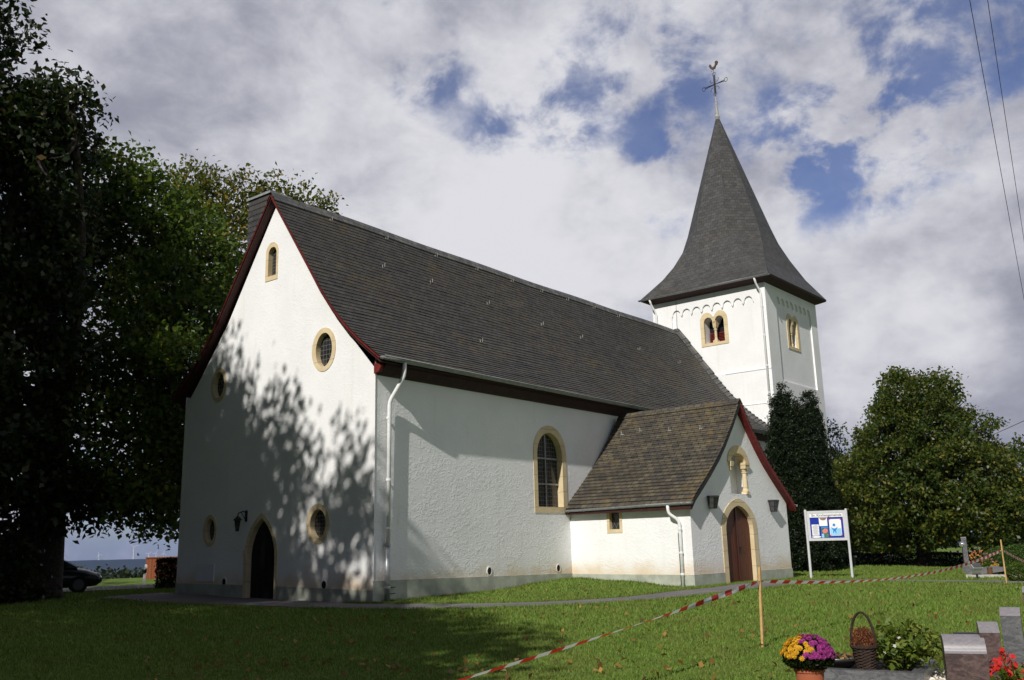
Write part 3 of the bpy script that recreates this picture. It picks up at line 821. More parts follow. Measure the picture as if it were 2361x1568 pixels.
# ------------------------------------------------------------------ tower
TZ = 14.75
def frieze(s0, s1, zb, zs, n, rr):
    """blind panel whose head is a row of little round arches"""
    pts = [(s0, zb), (s1, zb)]
    w_ = (s1-s0)/n
    for i in range(n):
        c = s1-w_*(i+.5)
        pts += [(s1-w_*i, zs-.02)]
        m_ = 10
        for k in range(m_+1):
            a = math.pi*k/m_
            pts.append((c+rr*math.cos(a), zs+.10+rr*1.15*math.sin(a)))
    pts.append((s0, zs-.02))
    return pts
FW = frieze(.66, 5.62, 9.9, 13.50, 8, .245); FS = frieze(1.28, 5.95, 9.35, 13.62, 8, .225)
def bifora_outer(c, w_, z0, zs):
    pts = [(c-w_, z0), (c+w_, z0)]
    r = w_/2
    for q in (1, -1):
        for k in range(13):
            a = math.pi*k/12
            if q == 1 and k > 9: continue
            if q == -1 and k < 3: continue
            pts.append((c+q*r+r*math.cos(a)*1.0, zs+r*math.sin(a)*1.15))
    return pts
def bifora_in(c, w_, z0, zs):
    r = w_/2
    pts = [(c-w_, z0), (c+w_, z0)]
    for q in (1, -1):
        for k in range(13):
            a = math.pi*k/12
            pts.append((c+q*r+(r-.07)*math.cos(a)+(.07*q), zs+(r-.02)*1.12*math.sin(a)))
    return pts
def bif_pair(c, z0, zs, wo=.82, wi=.60):
    o = [(c-wo, z0-.16), (c+wo, z0-.16)]; i_ = [(c-wi, z0), (c+wi, z0)]
    ro, ri = wo/2+.06, wi/2-.045
    for q in (1, -1):
        for k in range(13):
            a = math.pi*k/12
            x = c+q*(wo/2-.0)+wo/2*math.cos(a) ; z = zs+.06+ro*1.12*math.sin(a)
            z = max(z, zs+.30) if abs(x-c) < .10 else z
            o.append((x, z)); i_.append((c+q*(wi/2+.035)+ri*1.02*math.cos(a), zs+ri*1.15*math.sin(a)))
    return o, i_
BW = bif_pair(3.10, 11.72, 12.86); BS = bif_pair(3.42, 11.45, 12.72, .80, .58)
mb = MB()
REC = .09
for fn, FR, BF in ((f_twest, FW, BW), (f_tsouth, FS, BS)):
    panel(mb, rect(0, TW, -.3, TZ), [FR], fn, 0.0, REC)
    panel(mb, FR, [BF[0]], fn, -REC)
panel(mb, rect(0, TW, -.3, TZ), [], lambda s, z, d=0: tower(TW+d, s, z))
panel(mb, rect(0, TW, -.3, TZ), [], lambda s, z, d=0: tower(s, TW+d, z))
mb.build('tower_wall', M['plaster_fine'], church)
mb = MB()
strip(f_tsouth, -.022, TW+.022, .55, .55, -.4, .022)
mb.build('plinth', M['plinth'], church)
MB().box(tower(-.012, 1.3, 9.88), (.03, 2.6, .05), TR).build('string_course', M['plaster_fine'], church); MB().box(tower(-.01, .9, 8.1), (.03, 1.8, .04), TR).build('string_course', M['plaster_fine'], church)
for fn, BF, c, z0, zs in ((f_twest, BW, 3.10, 11.72, 12.86), (f_tsouth, BS, 3.42, 11.45, 12.72)):
    fr = lambda a, b, d=0.0, fn=fn: fn(a, b, d-REC)
    w = sheet(BF[1], fr, -.62).build('belfry_window', M['void'], church)
    mb = MB(); ring(mb, BF[0], BF[1], fr, .03, .12); mb.build('surround', M['stone'], w)
    mb = MB(); n = len(BF[1])
    mb.add([fr(a, b, -.12) for a, b in BF[1]]+[fr(a, b, -.62) for a, b in BF[1]], [(i, (i+1) % n, n+(i+1) % n, n+i) for i in range(n)])
    mb.build('reveal', M['plaster_fine'], w)
    p = fr(c, 0, -.14); rr = .075; rot = TR
    mb = MB()
    mb.box((p[0], p[1], z0+.06), (.26, .26, .12), rot)
    mb.lathe((p[0], p[1], z0), [(.11, .12), (.12, .16), (rr, .21), (rr*.9, .68), (rr*1.35, .70), (rr*1.35, .75), (rr, .77), (rr*1.2, .84)], 14)
    V = [fr(c+a, b, e) for a, b, e in ((-.09, z0+.82, -.05), (.09, z0+.82, -.05), (.09, z0+.82, -.23), (-.09, z0+.82, -.23), (-.11, zs+.06, .0), (.11, zs+.06, .0), (.11, zs+.06, -.50), (-.11, zs+.06, -.50))]
    mb.add(V, [(3,2,1,0),(4,5,6,7),(0,1,5,4),(1,2,6,5),(2,3,7,6),(3,0,4,7)])
    mb.build('belfry_column', M['stone'], w)
    mb = MB()
    for k in range(7):
        z = z0+.06+k*.085
        V = [fr(c+a, b, e) for a, b, e in ((-.56, z, -.47), (.56, z, -.47), (.56, z+.075, -.57), (-.56, z+.075, -.57), (-.56, z+.015, -.47), (.56, z+.015, -.47), (.56, z+.09, -.57), (-.56, z+.09, -.57))]
        mb.add(V, [(3,2,1,0),(4,5,6,7),(0,1,5,4),(1,2,6,5),(2,3,7,6),(3,0,4,7)])
    mb.build('louvre', M['red'], w)
# eaves of the tower
def trect(h, z): return [tower(TW/2+a*h, TW/2+b*h, z) for a, b in ((-1, -1), (1, -1), (1, 1), (-1, 1))]
HE = TW/2+.50
mb = MB()
V = trect(HE, 14.78)+trect(HE-.02, 14.66)+trect(TW/2+.12, 14.50)+trect(TW/2-.0, 14.46)
F = []
for l in range(3):
    for k in range(4): F.append((l*4+k, l*4+(k+1) % 4, (l+1)*4+(k+1) % 4, (l+1)*4+k))
mb.add(V, F); mb.build('tower_eaves', M['darkred'], church)
# spire: eight-sided needle that swings out to the square eaves
AP = 26.5; SL = .312; APX = (TW/2-.05, TW/2+.12, AP)
def oct_(deg, z):
    r = SL*(AP-z); a = R(deg); return (TW/2+r*math.cos(a), TW/2+r*math.sin(a), z)
angs = [22.5+45*k for k in range(8)]
mb = MB()
def face3(pts):
    """one slope of the spire: UV from its own plane"""
    P = [Vector(tower(*p)) for p in pts]
    nrm = (P[1]-P[0]).cross(P[-1]-P[0]).normalized()
    hor = Vector((0, 0, 1)).cross(nrm).normalized(); upv = nrm.cross(hor)
    if upv.z < 0: upv = -upv
    off = sum(ord(c_) for c_ in str(round(nrm.x*50)))*.13
    mb.add(P, [tuple(range(len(P)))], [[(p.dot(hor)+off, p.dot(upv)) for p in P]])
SP = [(25.0, 1), (23.0, 1), (21.0, 1), (19.7, 1), (18.9, 1.0)]
rings = []
for z, _k in SP:
    r = SL*(AP-z); rings.append((z, r*math.cos(R(22.5)), r*math.sin(R(22.5))))
rings += [(17.9, 2.46, 1.20), (16.95, 2.80, 1.78), (15.85, 3.26, 2.72), (14.74, HE+.02, HE+.0)]
def ringpts(z, inr, hw):
    out = []
    for k in range(4):
        a = R(180+90*k); c_, s_ = math.cos(a), math.sin(a)
        for sg in (1, -1):
            out.append((TW/2+inr*c_+sg*hw*s_, TW/2+inr*s_-sg*hw*c_, z))
    return out
prev = None
for rg in rings:
    P = [(x_-.05*max(0, rg[0]-18)/8.5, y_+.12*max(0, rg[0]-18)/8.5, z_) for x_, y_, z_ in ringpts(*rg)]
    for k in range(8):
        a_, b_ = P[k], P[(k+1) % 8]
        if prev is None: face3([a_, b_, APX])
        elif math.dist(a_, b_) < .05: face3([a_, prev[(k+1) % 8], prev[k]])
        else: face3([a_, b_, prev[(k+1) % 8], prev[k]])
    prev = P
spire = mb.build('spire', M['slate_spire'], church)
# gutters round the tower, pipes
h = HE+.05
gutter(tower(TW/2-h, TW/2+h, 14.72), tower(TW/2-h, TW/2-h, 14.70), .07, 'zinc_light', 0)
q = [tower(TW/2-h+.02, .30, 14.66), tower(-.36, .30, 14.36), tower(-.10, .20, 13.95), tower(-.10, .20, 7.0)]
pipe(q, .055, 'white_pipe', [(q[3][0], q[3][1], z) for z in (13.2, 11.6, 10.0, 8.6)])
q = [tower(TW/2-h+.02, TW-.15, 14.66), tower(-.36, TW-.15, 14.36), tower(-.10, TW-.28, 13.9), tower(-.10, TW-.28, 10.2)]
pipe(q, .055, 'white_pipe', [(q[3][0], q[3][1], z) for z in (13.2, 11.8)])
MB().tube([tower(-.03, TW-1.55, 14.4), tower(-.03, TW-1.5, 13.2), tower(-.03, TW-1.56, 11.9)], .008, 5).build('lightning_conductor', M['iron'], church)
# weather vane
vx, vy, _z = tower(APX[0], APX[1], 0)
mb = MB(); mb.lathe((vx, vy, 0), [(.12, 26.1), (.15, 26.28), (.10, 26.40), (.095, 26.6), (.04, 27.6), (.02, 27.62)], 14)
MBt = mb.build('finial', M['lead'], church)
mb = MB(); mb.tube([(vx, vy, 27.5), (vx, vy, 29.35)], [.026, .012], 8)
ca, sa = math.cos(R(-100)), math.sin(R(-100))
def vp(a, z): return (vx+a*ca, vy+a*sa, z)
zc = 28.42
for a0, z0, a1, z1 in ((-.72, zc-.02, .72, zc+.02), (-.70, zc+.06, 0, zc+.02), (0, zc+.02, .70, zc-.06), (-.05, zc-.55, -.05, zc+.6), (.05, zc-.55, .05, zc+.6)):
    mb.tube([vp(a0, z0), vp(a1, z1)], .022, 6)
for q in (-1, 1):
    for w_ in (-1, 1):
        mb.tube([vp(q*.12, zc+w_*.16), vp(q*.24, zc+w_*.20), vp(q*.32, zc+w_*.32), vp(q*.25, zc+w_*.38)], .015, 5)
        mb.tube([vp(q*.70, zc+w_*.02), vp(q*.76, zc+w_*.13), vp(q*.88, zc+w_*.11), vp(q*.93, zc+w_*.02)], .016, 5)
    mb.tube([vp(q*.02, zc+.60), vp(q*.12, zc+.66), vp(q*.10, zc+.78), vp(0, zc+.80)], .016, 5)
    mb.tube([vp(q*.02, zc-.55), vp(q*.11, zc-.60), vp(q*.09, zc-.72)], .016, 5)
mb.build('iron_cross', M['iron'], church)
ck = [(-.33, .30), (-.38, .25), (-.33, .24), (-.30, .12), (-.22, 0), (-.08, -.08), (.06, -.08), (.16, -.02), (.25, .12), (.30, .16), (.38, .14), (.36, .24), (.42, .30), (.36, .42), (.22, .44), (.16, .38), (.17, .24), (.10, .12), (-.02, .08), (-.12, .12), (-.18, .24), (-.20, .34), (-.25, .38), (-.30, .38)]
mb = MB(); mb.prism(ck, lambda a, b, d: (vx+a*.85*ca-d*sa, vy+a*.85*sa+d*ca, 29.52+b*.88), -.035, .035)
mb.tube([vp(-.07, 29.48), vp(-.12, 29.36), vp(-.20, 29.36)], .014, 5); mb.tube([vp(.07, 29.48), vp(.13, 29.44), vp(.15, 29.38)], .014, 5)
mb.build('weathercock', M['gilt'], church)
MB().tube([(vx, vy, 29.3), (vx, vy, 29.5)], .014, 6).build('vane_rod', M['iron'], church)

# ------------------------------------------------------------------ lanterns on the walls
def wall_lantern(fn, s, z, label, parent=None):
    o = thing('wall_lantern', label, 'wall lantern', fn(s, z, 0), 'tapered lanterns on the porch front')
    B = Vector(fn(s, z, 0))
    def P(a, b, d): return Vector(fn(s+a, z+b, d)) - B
    mb = MB(); V = [P(a, b, d) for a, b, d in ((-.085, -.20, .05), (.085, -.20, .05), (.085, -.20, .20), (-.085, -.20, .20), (-.14, .16, .03), (.14, .16, .03), (.14, .16, .27), (-.14, .16, .27))]
    mb.add(V, [(3,2,1,0),(4,5,6,7),(0,1,5,4),(1,2,6,5),(2,3,7,6),(3,0,4,7)]); mb.build('glass_body', M['lamp_glass'], o)
    mb = MB()
    for a, b in ((0, 4), (1, 5), (2, 6), (3, 7)): mb.tube([V[a], V[b]], .014, 5)
    for q in (.0, .5): 
        R_ = [V[k].lerp(V[k+4], q) for k in range(4)]
        for k in range(4): mb.tube([R_[k], R_[(k+1) % 4]], .011, 5)
    for k in (2, 3): mb.tube([V[k], V[k+4]], .014, 5)
    mb.tube([(V[2]+V[3])/2, (V[6]+V[7])/2], .009, 4)
    mb.build('frame', M['black'], o)
    mb = MB(); T = [P(a, b, d) for a, b, d in ((-.165, .16, .0), (.165, .16, .0), (.165, .16, .295), (-.165, .16, .295), (-.15, .205, .0), (.15, .205, .0), (.15, .205, .27), (-.15, .205, .27))]
    mb.add(T, [(3,2,1,0),(4,5,6,7),(0,1,5,4),(1,2,6,5),(2,3,7,6),(3,0,4,7)]); mb.build('lid', M['iron'], o)
    mb = MB(); T = [P(a, b, d) for a, b, d in ((-.06, -.1, .0), (.06, -.1, .0), (.06, -.1, .05), (-.06, -.1, .05), (-.06, .1, .0), (.06, .1, .0), (.06, .1, .05), (-.06, .1, .05))]
    mb.add(T, [(3,2,1,0),(4,5,6,7),(0,1,5,4),(1,2,6,5),(2,3,7,6),(3,0,4,7)]); mb.build('back_plate', M['iron'], o)
M['lamp_glass'] = simple('smoky_lamp_glass', (.05, .05, .048), .25, 20, .3, spec=.6)
wall_lantern(f_pfront, 1.20, 2.55, 'black tapered lantern on the porch wall between the gutter and the arched brown door')
wall_lantern(f_pfront, 5.34, 2.48, 'black tapered lantern on the porch wall on the yew side of the arched brown door')
o = thing('wall_lantern', 'old carriage lantern on a curled iron bracket beside the dark pointed gable door', 'wall lantern', f_gable(5.62, 2.3, 0))
mb = MB(); mb.tube([(0, -.02, .22), (-.14, -.02, .26), (-.30, -.02, .20), (-.32, -.02, .10)], .018, 6); mb.tube([(-.02, -.02, -.02), (-.10, -.02, .10), (-.20, -.02, .22)], .012, 5); mb.box((-.015, -.02, .12), (.03, .09, .34))
mb.build('bracket', M['iron'], o)
mb = MB(); mb.lathe((-.32, -.02, 0), [(.055, -.34), (.06, -.32), (.10, -.02), (.14, -.01), (.13, .02), (.06, .09), (.02, .12), (.015, .16)], 6); mb.build('lantern_body', M['iron'], o)
mb = MB(); mb.lathe((-.32, -.02, 0), [(.063, -.30), (.097, -.04)], 6); mb.build('glass_body', M['lamp_glass'], o)

# ------------------------------------------------------------------ vegetation
def leaves(rng, P, size, up=.5, droop=.25, aspect=.62):
    """one folded four-point leaf per row of P"""
    N = len(P)
    d = rng.normal(size=(N, 3)); d[:, 2] -= droop; d /= np.linalg.norm(d, axis=1, keepdims=True)
    nrm = rng.normal(size=(N, 3)); nrm[:, 2] += up*2; 
    sd = np.cross(d, nrm); sd /= np.linalg.norm(sd, axis=1, keepdims=True)+1e-9
    nn = np.cross(sd, d)
    L_ = size*rng.uniform(.6, 1.25, (N, 1)); wd = L_*aspect*.5
    V = np.empty((N, 4, 3))
    V[:, 0] = P - d*L_*.5; V[:, 1] = P + sd*wd + nn*L_*.10 - d*L_*.05; V[:, 2] = P + d*L_*.5 - nn*L_*.10; V[:, 3] = P - sd*wd + nn*L_*.10 - d*L_*.05
    return V
def clusters(rng, ell, shell=.45):
    """twig centres through a set of ellipsoids (x, y, z, rx, ry, rz, n), denser towards their skin"""
    out = []
    for (x, y, z, rx, ry, rz, n) in ell:
        v = rng.normal(size=(n, 3)); v /= np.linalg.norm(v, axis=1, keepdims=True)
        r = (shell+(1-shell)*rng.random((n, 1)))**.8
        lump = 1+.16*np.sin(v[:, :1]*5+x)+.14*np.sin(v[:, 1:2]*6+y*2)+.10*np.sin(v[:, 2:]*9+z)
        out.append(np.array([x, y, z])+v*r*lump*np.array([rx, ry, rz]))
    return np.concatenate(out)
def foliage(name, mat, parent, ell, per, sig, size, seed, shell=.45, zmin=None, flat=.8, **kw):
    rng = np.random.default_rng(seed)
    c = clusters(rng, ell, shell)
    P = np.repeat(c, per, axis=0)+rng.normal(size=(len(c)*per, 3))*np.array([sig, sig, sig*flat])
    if zmin is not None: P = P[P[:, 2] > zmin]
    return quads_object(name, leaves(rng, P, size, **kw), M[mat], parent), c
def limb(mb, a, b, r0, r1, rng, bend=.12):
    a, b = np.array(a, float), np.array(b, float); n = 6; l = np.linalg.norm(b-a); pts = []; off = rng.normal(size=3)*l*bend
    for i in range(n+1):
        t = i/n; pts.append(a+(b-a)*t+off*math.sin(math.pi*t)*.7+np.array([0, 0, -.04*l*math.sin(math.pi*t)]))
    mb.tube(pts, [r0+(r1-r0)*i/n for i in range(n+1)], 7)
def tree(name, label, base, ell, mat, per, sig, size, seed, trunk_r, fork, group=None, cat='tree', shell=.45, twigs=40, zmin=None, le=1, **kw):
    rng = np.random.default_rng(seed+100)
    bz = float(ground(base[0], base[1]))
    o = thing(name, label, cat, (0, 0, 0), group)
    crown, c = foliage('crown', mat, o, ell, per, sig, size, seed, shell, zmin, **kw)
    mb = MB(); bx, by = base
    mb.tube([(bx, by, bz-.2), (bx, by, bz+.25), (bx+.03, by, bz+fork*.5), (bx, by+.05, bz+fork), (bx+.1, by, fork*1.5+bz)], [trunk_r*1.6, trunk_r*1.15, trunk_r, trunk_r*.9, trunk_r*.5], 14)
    mb.build('trunk', M['bark'], o, smooth=True)
    mb = MB()
    for e in ell[::le]:
        limb(mb, (bx, by, bz+fork*(.85+.4*rng.random())), (e[0], e[1], e[2]), trunk_r*.42, trunk_r*.14, rng)
    for i in rng.choice(len(c), min(twigs, len(c)), replace=False):
        e = min(ell, key=lambda q: (q[0]-c[i][0])**2+(q[1]-c[i][1])**2+(q[2]-c[i][2])**2)
        limb(mb, (e[0], e[1], e[2]), tuple(c[i]), trunk_r*.13, .012, rng, .1)
    mb.build('limbs', M['bark'], o, smooth=True)
    o.location = (bx, by, bz)
    for ch_ in o.children: ch_.matrix_parent_inverse = Matrix.Translation((-bx, -by, -bz))
    return o
GT = 'broadleaved trees west of the church'
# the great dark tree at the edge of the picture
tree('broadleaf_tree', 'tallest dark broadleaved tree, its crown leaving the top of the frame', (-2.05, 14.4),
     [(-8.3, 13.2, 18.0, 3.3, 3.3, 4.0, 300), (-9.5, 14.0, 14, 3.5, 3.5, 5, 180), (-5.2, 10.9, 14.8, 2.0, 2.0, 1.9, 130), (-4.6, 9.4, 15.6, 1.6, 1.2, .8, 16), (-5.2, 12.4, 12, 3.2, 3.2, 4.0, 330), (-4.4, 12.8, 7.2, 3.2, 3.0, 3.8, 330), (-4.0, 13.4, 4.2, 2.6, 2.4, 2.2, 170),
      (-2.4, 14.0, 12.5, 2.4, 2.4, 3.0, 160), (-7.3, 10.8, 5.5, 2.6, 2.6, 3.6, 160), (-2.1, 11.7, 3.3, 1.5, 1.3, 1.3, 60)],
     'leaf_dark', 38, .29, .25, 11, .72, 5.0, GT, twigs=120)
tree('broadleaf_tree', 'green bushy tree with sunlit tufts, crown pressed against the red verge of the gable', (5.2, 15.6),
     [(.6, 13.6, 14.0, 2.2, 2.0, 2.4, 150), (-.9, 13.9, 15.2, 1.7, 1.7, 1.7, 80), (2.2, 12.7, 12.2, 2.3, 1.9, 2.3, 170), (1.7, 12.4, 8.8, 2.4, 1.9, 2.6, 200), (.0, 12.6, 9.6, 2.4, 2.2, 3.2, 210), (-.4, 12.2, 5.4, 2.2, 2.0, 2.2, 190), (1.2, 11.6, 4.6, 1.6, 1.3, 2.4, 130), (-.2, 11.0, 3.2, 1.6, 1.2, 1.1, 75), (-.75, 8.7, 8.15, .55, .7, .35, 9), (-.5, 10.2, 8.2, .9, 1.2, .9, 24)],
     'leaf_mid', 32, .32, .23, 12, .38, 3.5, GT, twigs=110)
tree('broadleaf_tree', 'loose yellowing tree rising behind the nave ridge', (9.2, 18.2),
     [(7.4, 18.8, 18.0, 2.2, 2.2, 2.4, 95), (5.6, 19.4, 18.6, 1.5, 1.5, 1.5, 40), (6.2, 17.8, 15.4, 2.2, 2.2, 2.6, 120), (9.4, 17.4, 17.6, 1.8, 1.8, 2.1, 75), (11.2, 16.6, 17.9, 1.3, 1.3, 1.6, 42), (11.9, 16.3, 16.6, 1.3, 1.2, .9, 22), (8.6, 18, 13, 3, 2.6, 3, 90), (4.3, 18.5, 12.5, 1.9, 1.9, 2.8, 90)],
     'leaf_yellow', 26, .30, .22, 13, .36, 5.5, GT, twigs=130)
# trees left of the camera whose shade lies on lawn and gable
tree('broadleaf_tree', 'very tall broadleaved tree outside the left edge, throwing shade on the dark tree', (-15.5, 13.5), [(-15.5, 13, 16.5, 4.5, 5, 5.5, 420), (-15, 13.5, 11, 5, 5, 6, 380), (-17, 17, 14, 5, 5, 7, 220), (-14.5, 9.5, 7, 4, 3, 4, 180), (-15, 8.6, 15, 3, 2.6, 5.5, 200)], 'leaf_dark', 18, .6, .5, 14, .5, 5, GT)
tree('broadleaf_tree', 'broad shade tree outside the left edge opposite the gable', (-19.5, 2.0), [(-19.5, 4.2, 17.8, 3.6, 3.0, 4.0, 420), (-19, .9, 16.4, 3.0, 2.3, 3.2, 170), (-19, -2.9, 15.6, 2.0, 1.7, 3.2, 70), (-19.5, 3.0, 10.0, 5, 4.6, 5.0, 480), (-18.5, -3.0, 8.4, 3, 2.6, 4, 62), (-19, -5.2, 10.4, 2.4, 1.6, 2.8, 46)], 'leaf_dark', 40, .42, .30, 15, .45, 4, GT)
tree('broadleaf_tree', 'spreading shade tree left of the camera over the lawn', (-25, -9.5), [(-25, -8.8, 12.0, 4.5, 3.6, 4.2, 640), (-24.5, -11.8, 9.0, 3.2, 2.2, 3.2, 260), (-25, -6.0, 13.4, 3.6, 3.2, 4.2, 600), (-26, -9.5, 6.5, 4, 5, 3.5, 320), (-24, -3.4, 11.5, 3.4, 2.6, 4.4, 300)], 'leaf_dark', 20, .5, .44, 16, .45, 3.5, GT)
for k, (x_, y_, h_) in enumerate(((-38, -6, 19), (-40, 6, 22), (-37, 18, 23), (-30, 27, 22), (-17, 28, 20))):  # unseen row added to cut sky light on the shaded gable
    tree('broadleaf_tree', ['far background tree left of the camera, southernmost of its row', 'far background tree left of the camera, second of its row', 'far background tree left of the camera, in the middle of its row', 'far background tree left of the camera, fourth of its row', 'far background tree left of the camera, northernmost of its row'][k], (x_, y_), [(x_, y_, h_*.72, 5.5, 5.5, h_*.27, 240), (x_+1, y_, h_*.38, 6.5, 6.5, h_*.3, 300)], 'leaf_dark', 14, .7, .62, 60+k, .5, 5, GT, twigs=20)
# right hand side
GL = 'trees beyond the churchyard hedge'
tree('lime_tree', 'large round-headed lime tree standing over the hedge right of the tower', (31.0, -5.9),
     [(31.2, -6.2, 7.5, 1.9, 2.1, 1.9, 240), (31.1, -6.1, 5.8, 2.9, 3.1, 2.2, 380), (31.0, -5.6, 4.0, 3.6, 3.9, 2.1, 420), (31.2, -8.2, 3.9, 3.2, 3.0, 2.1, 300), (30.4, -4.0, 2.2, 2.8, 2.4, 1.7, 220), (30.4, -8.8, 2.1, 2.8, 2.8, 1.5, 230), (29.6, -6.2, 2.3, 2.8, 2.8, 1.7, 240)],
     'leaf_lime', 46, .20, .19, 17, .30, 1.6, GL, shell=.74, twigs=30, zmin=.35)
tree('lime_tree', 'dark narrow lime tree half hidden between tower and round lime', (39.5, .9), [(39.7, .8, 5.4, 1.9, 1.9, 2.2, 120), (39.4, .6, 3.0, 2.4, 2.3, 2.2, 140), (38.4, -1.0, 3.6, 1.6, 1.6, 1.8, 80), (38.6, -.6, 1.4, 2, 2, 1.2, 80)], 'leaf_lime', 40, .24, .20, 18, .25, 1.6, GL, shell=.55)
tree('lime_tree', 'lime tree cut by the right edge of the picture', (41.5, -11.2), [(41.5, -11.0, 4.6, 2.6, 2.6, 2.2, 170), (41.3, -10.6, 2.6, 3.2, 3.0, 1.8, 180), (42, -13.5, 4.4, 2.6, 2.6, 2.6, 120), (41, -9.0, 3.0, 2, 1.6, 1.6, 90)], 'leaf_lime', 40, .24, .20, 19, .28, 1.5, GL, shell=.55)
# yew at the tower foot
yb = (22.95, -3.15)
ell = []
rg = np.random.default_rng(4)
YR = np.array([.352, -.936]); YF = np.array([.936, .352])        # across and away, as the yew is seen from the lawn
for (t_, b_, h_, r_) in ((-1.12, .1, 7.0, .34), (-.88, -.3, 7.7, .38), (-.55, .1, 8.15, .40), (-.22, -.25, 8.0, .40), (.08, .15, 7.35, .38), (.36, -.3, 6.95, .38), (.66, .1, 7.95, .36), (.92, -.1, 7.6, .34), (1.12, .2, 6.6, .32),
                         (-.8, -.85, 6.9, .42), (-.3, -1.0, 6.5, .44), (.2, -1.0, 6.0, .44), (.7, -.8, 6.6, .42), (-.4, .9, 7.2, .45), (.5, .9, 6.8, .45), (-1.0, .8, 6.2, .42), (1.0, .8, 5.8, .42)):
    x_, y_ = yb[0]+YR[0]*t_*.86+YF[0]*b_, yb[1]+YR[1]*t_*.86+YF[1]*b_
    z_ = .55
    while z_ < h_-.25:
        k_ = min(1.0, (h_-z_)/1.5)**.7; bulge = 1.12 if z_ < 3 else 1.0
        ell.append((x_*1.0+(x_-yb[0])*.12*(z_ < 3), y_+(y_-yb[1])*.12*(z_ < 3), z_, r_*k_*bulge+.03, r_*k_*bulge+.03, .52, int(44*k_+8))); z_ += .48
tree('yew_tree', 'dark columnar yew with two blunt tips between porch and tower', yb, ell, 'needle', 26, .085, .10, 20, .2, 1.0, None, 'yew', shell=.8, le=1000, twigs=0, up=.2, droop=-.5, aspect=.5)
def hedge(name, label, a, b, w, h, mat, seed, size, dens, z0=None, cat='hedge'):
    rng = np.random.default_rng(seed); a, b = np.array(a, float), np.array(b, float); L_ = np.linalg.norm(b-a); d = (b-a)/L_; nn = np.array([-d[1], d[0]])
    N = int(dens*L_*(w+2*h)); s = rng.random(N)*L_; q = rng.random(N)*(w+2*h)
    off = np.where(q < h, -w/2, np.where(q < h+w, q-h-w/2, w/2)); zz = np.where(q < h, q, np.where(q < h+w, h, 2*h+w-q))
    ins = rng.random(N)**2*.12
    P = np.empty((N, 3)); xy = a+d*s[:, None]+nn*(off*(1-ins))[:, None]
    P[:, :2] = xy+rng.normal(size=(N, 2))*.03; P[:, 2] = ground(xy[:, 0], xy[:, 1])+zz*(1-ins*.5)+.03*np.sin(s*3)+rng.normal(size=N)*.025
    o = thing(name, label, cat, (a[0], a[1], float(ground(*a))))
    f = quads_object('foliage', leaves(rng, P, size, up=.3), M[mat], o); f.matrix_parent_inverse = Matrix.Translation(-o.location)
    mb = MB(); n = int(L_/.6)
    for i in range(n+1):
        p = a+d*L_*i/n; g = float(ground(p[0], p[1])); mb.tube([(p[0], p[1], g-.1), (p[0]+.02, p[1], g+h*.5), (p[0]-.03, p[1]+.03, g+h*.85)], [.035, .025, .01], 5)
    st = mb.build('stems', M['bark'], o); st.matrix_parent_inverse = Matrix.Translation(-o.location)
    return o
hedge('clipped_hedge', 'long low dark hedge at the foot of the lime trees', (31.6, -1.6), (34.2, -14.5), .8, .66, 'needle', 31, .10, 900)
def far(px, py, s):
    d = view_dir(px, py); return CAM+d/np.hypot(d[0], d[1])*s
h0 = far(363, 1300, 43.5)
hedge('clipped_hedge', 'dark clipped hedge block beside the far corner of the gable', (h0[0], h0[1]), (h0[0]+rd[0]*3.6, h0[1]+rd[1]*3.6), .9, 1.22, 'needle', 32, .10, 1300)

# ------------------------------------------------------------------ beyond the road
def wood(name, pts, seed, mat, size, per, label, cat):
    rng = np.random.default_rng(seed); ell = []
    for (x, y, r, h) in pts:
        g = float(ground(x, y)); ell.append((x, y, g+h*.55, r, r, h*.5, 26))
    o, c = foliage(name, mat, None, ell, per, r*.22, size, seed, .6)
    return tag(o, label, cat, kind='stuff')
rng = np.random.default_rng(77); pts = []
for i in range(150):
    a = R(rng.uniform(54, 72)); s = rng.uniform(150, 250); pts.append((CAM[0]+s*math.cos(a), CAM[1]+s*math.sin(a), rng.uniform(3, 5), rng.uniform(8, 9.6)))
wood('far_wood', pts, 41, 'leaf_dark', 1.1, 22, 'low dark wood below the far meadow edge', 'wood')
pts = []
for i in range(70):
    a = R(rng.uniform(2, 24)); s = rng.uniform(150, 190); pts.append((CAM[0]+s*math.cos(a), CAM[1]+s*math.sin(a), rng.uniform(3, 5), rng.uniform(4, 6)))
wood('field_wood', pts, 42, 'leaf_dark', .9, 8, 'dark belt of trees closing the field beyond the hedge', 'wood')
x_, y_ = -5.6, 12.6
o = thing('shrub', 'dark undergrowth at the foot of the tallest tree', 'shrub', (x_, y_, float(ground(x_, y_))))
f_, c_ = foliage('foliage', 'leaf_dark', o, [(-5.6, 12.6, .9, 1.7, 1.5, 2.2, 190), (-7.6, 12.0, .9, 1.6, 1.5, 2.4, 150), (-4.3, 12.2, .9, .9, .9, 2.0, 80), (-3.3, 12.9, .9, .7, .6, 2.0, 50)], 28, .25, .22, 71, .4)
f_.matrix_parent_inverse = Matrix.Translation(-o.location)
mb = MB(); rg2 = np.random.default_rng(72)
for i in range(24): limb(mb, (x_+rg2.normal()*.3, y_+rg2.normal()*.3, -.1), tuple(c_[i*9]), .03, .008, rg2)
f_ = mb.build('stems', M['bark'], o); f_.matrix_parent_inverse = Matrix.Translation(-o.location)
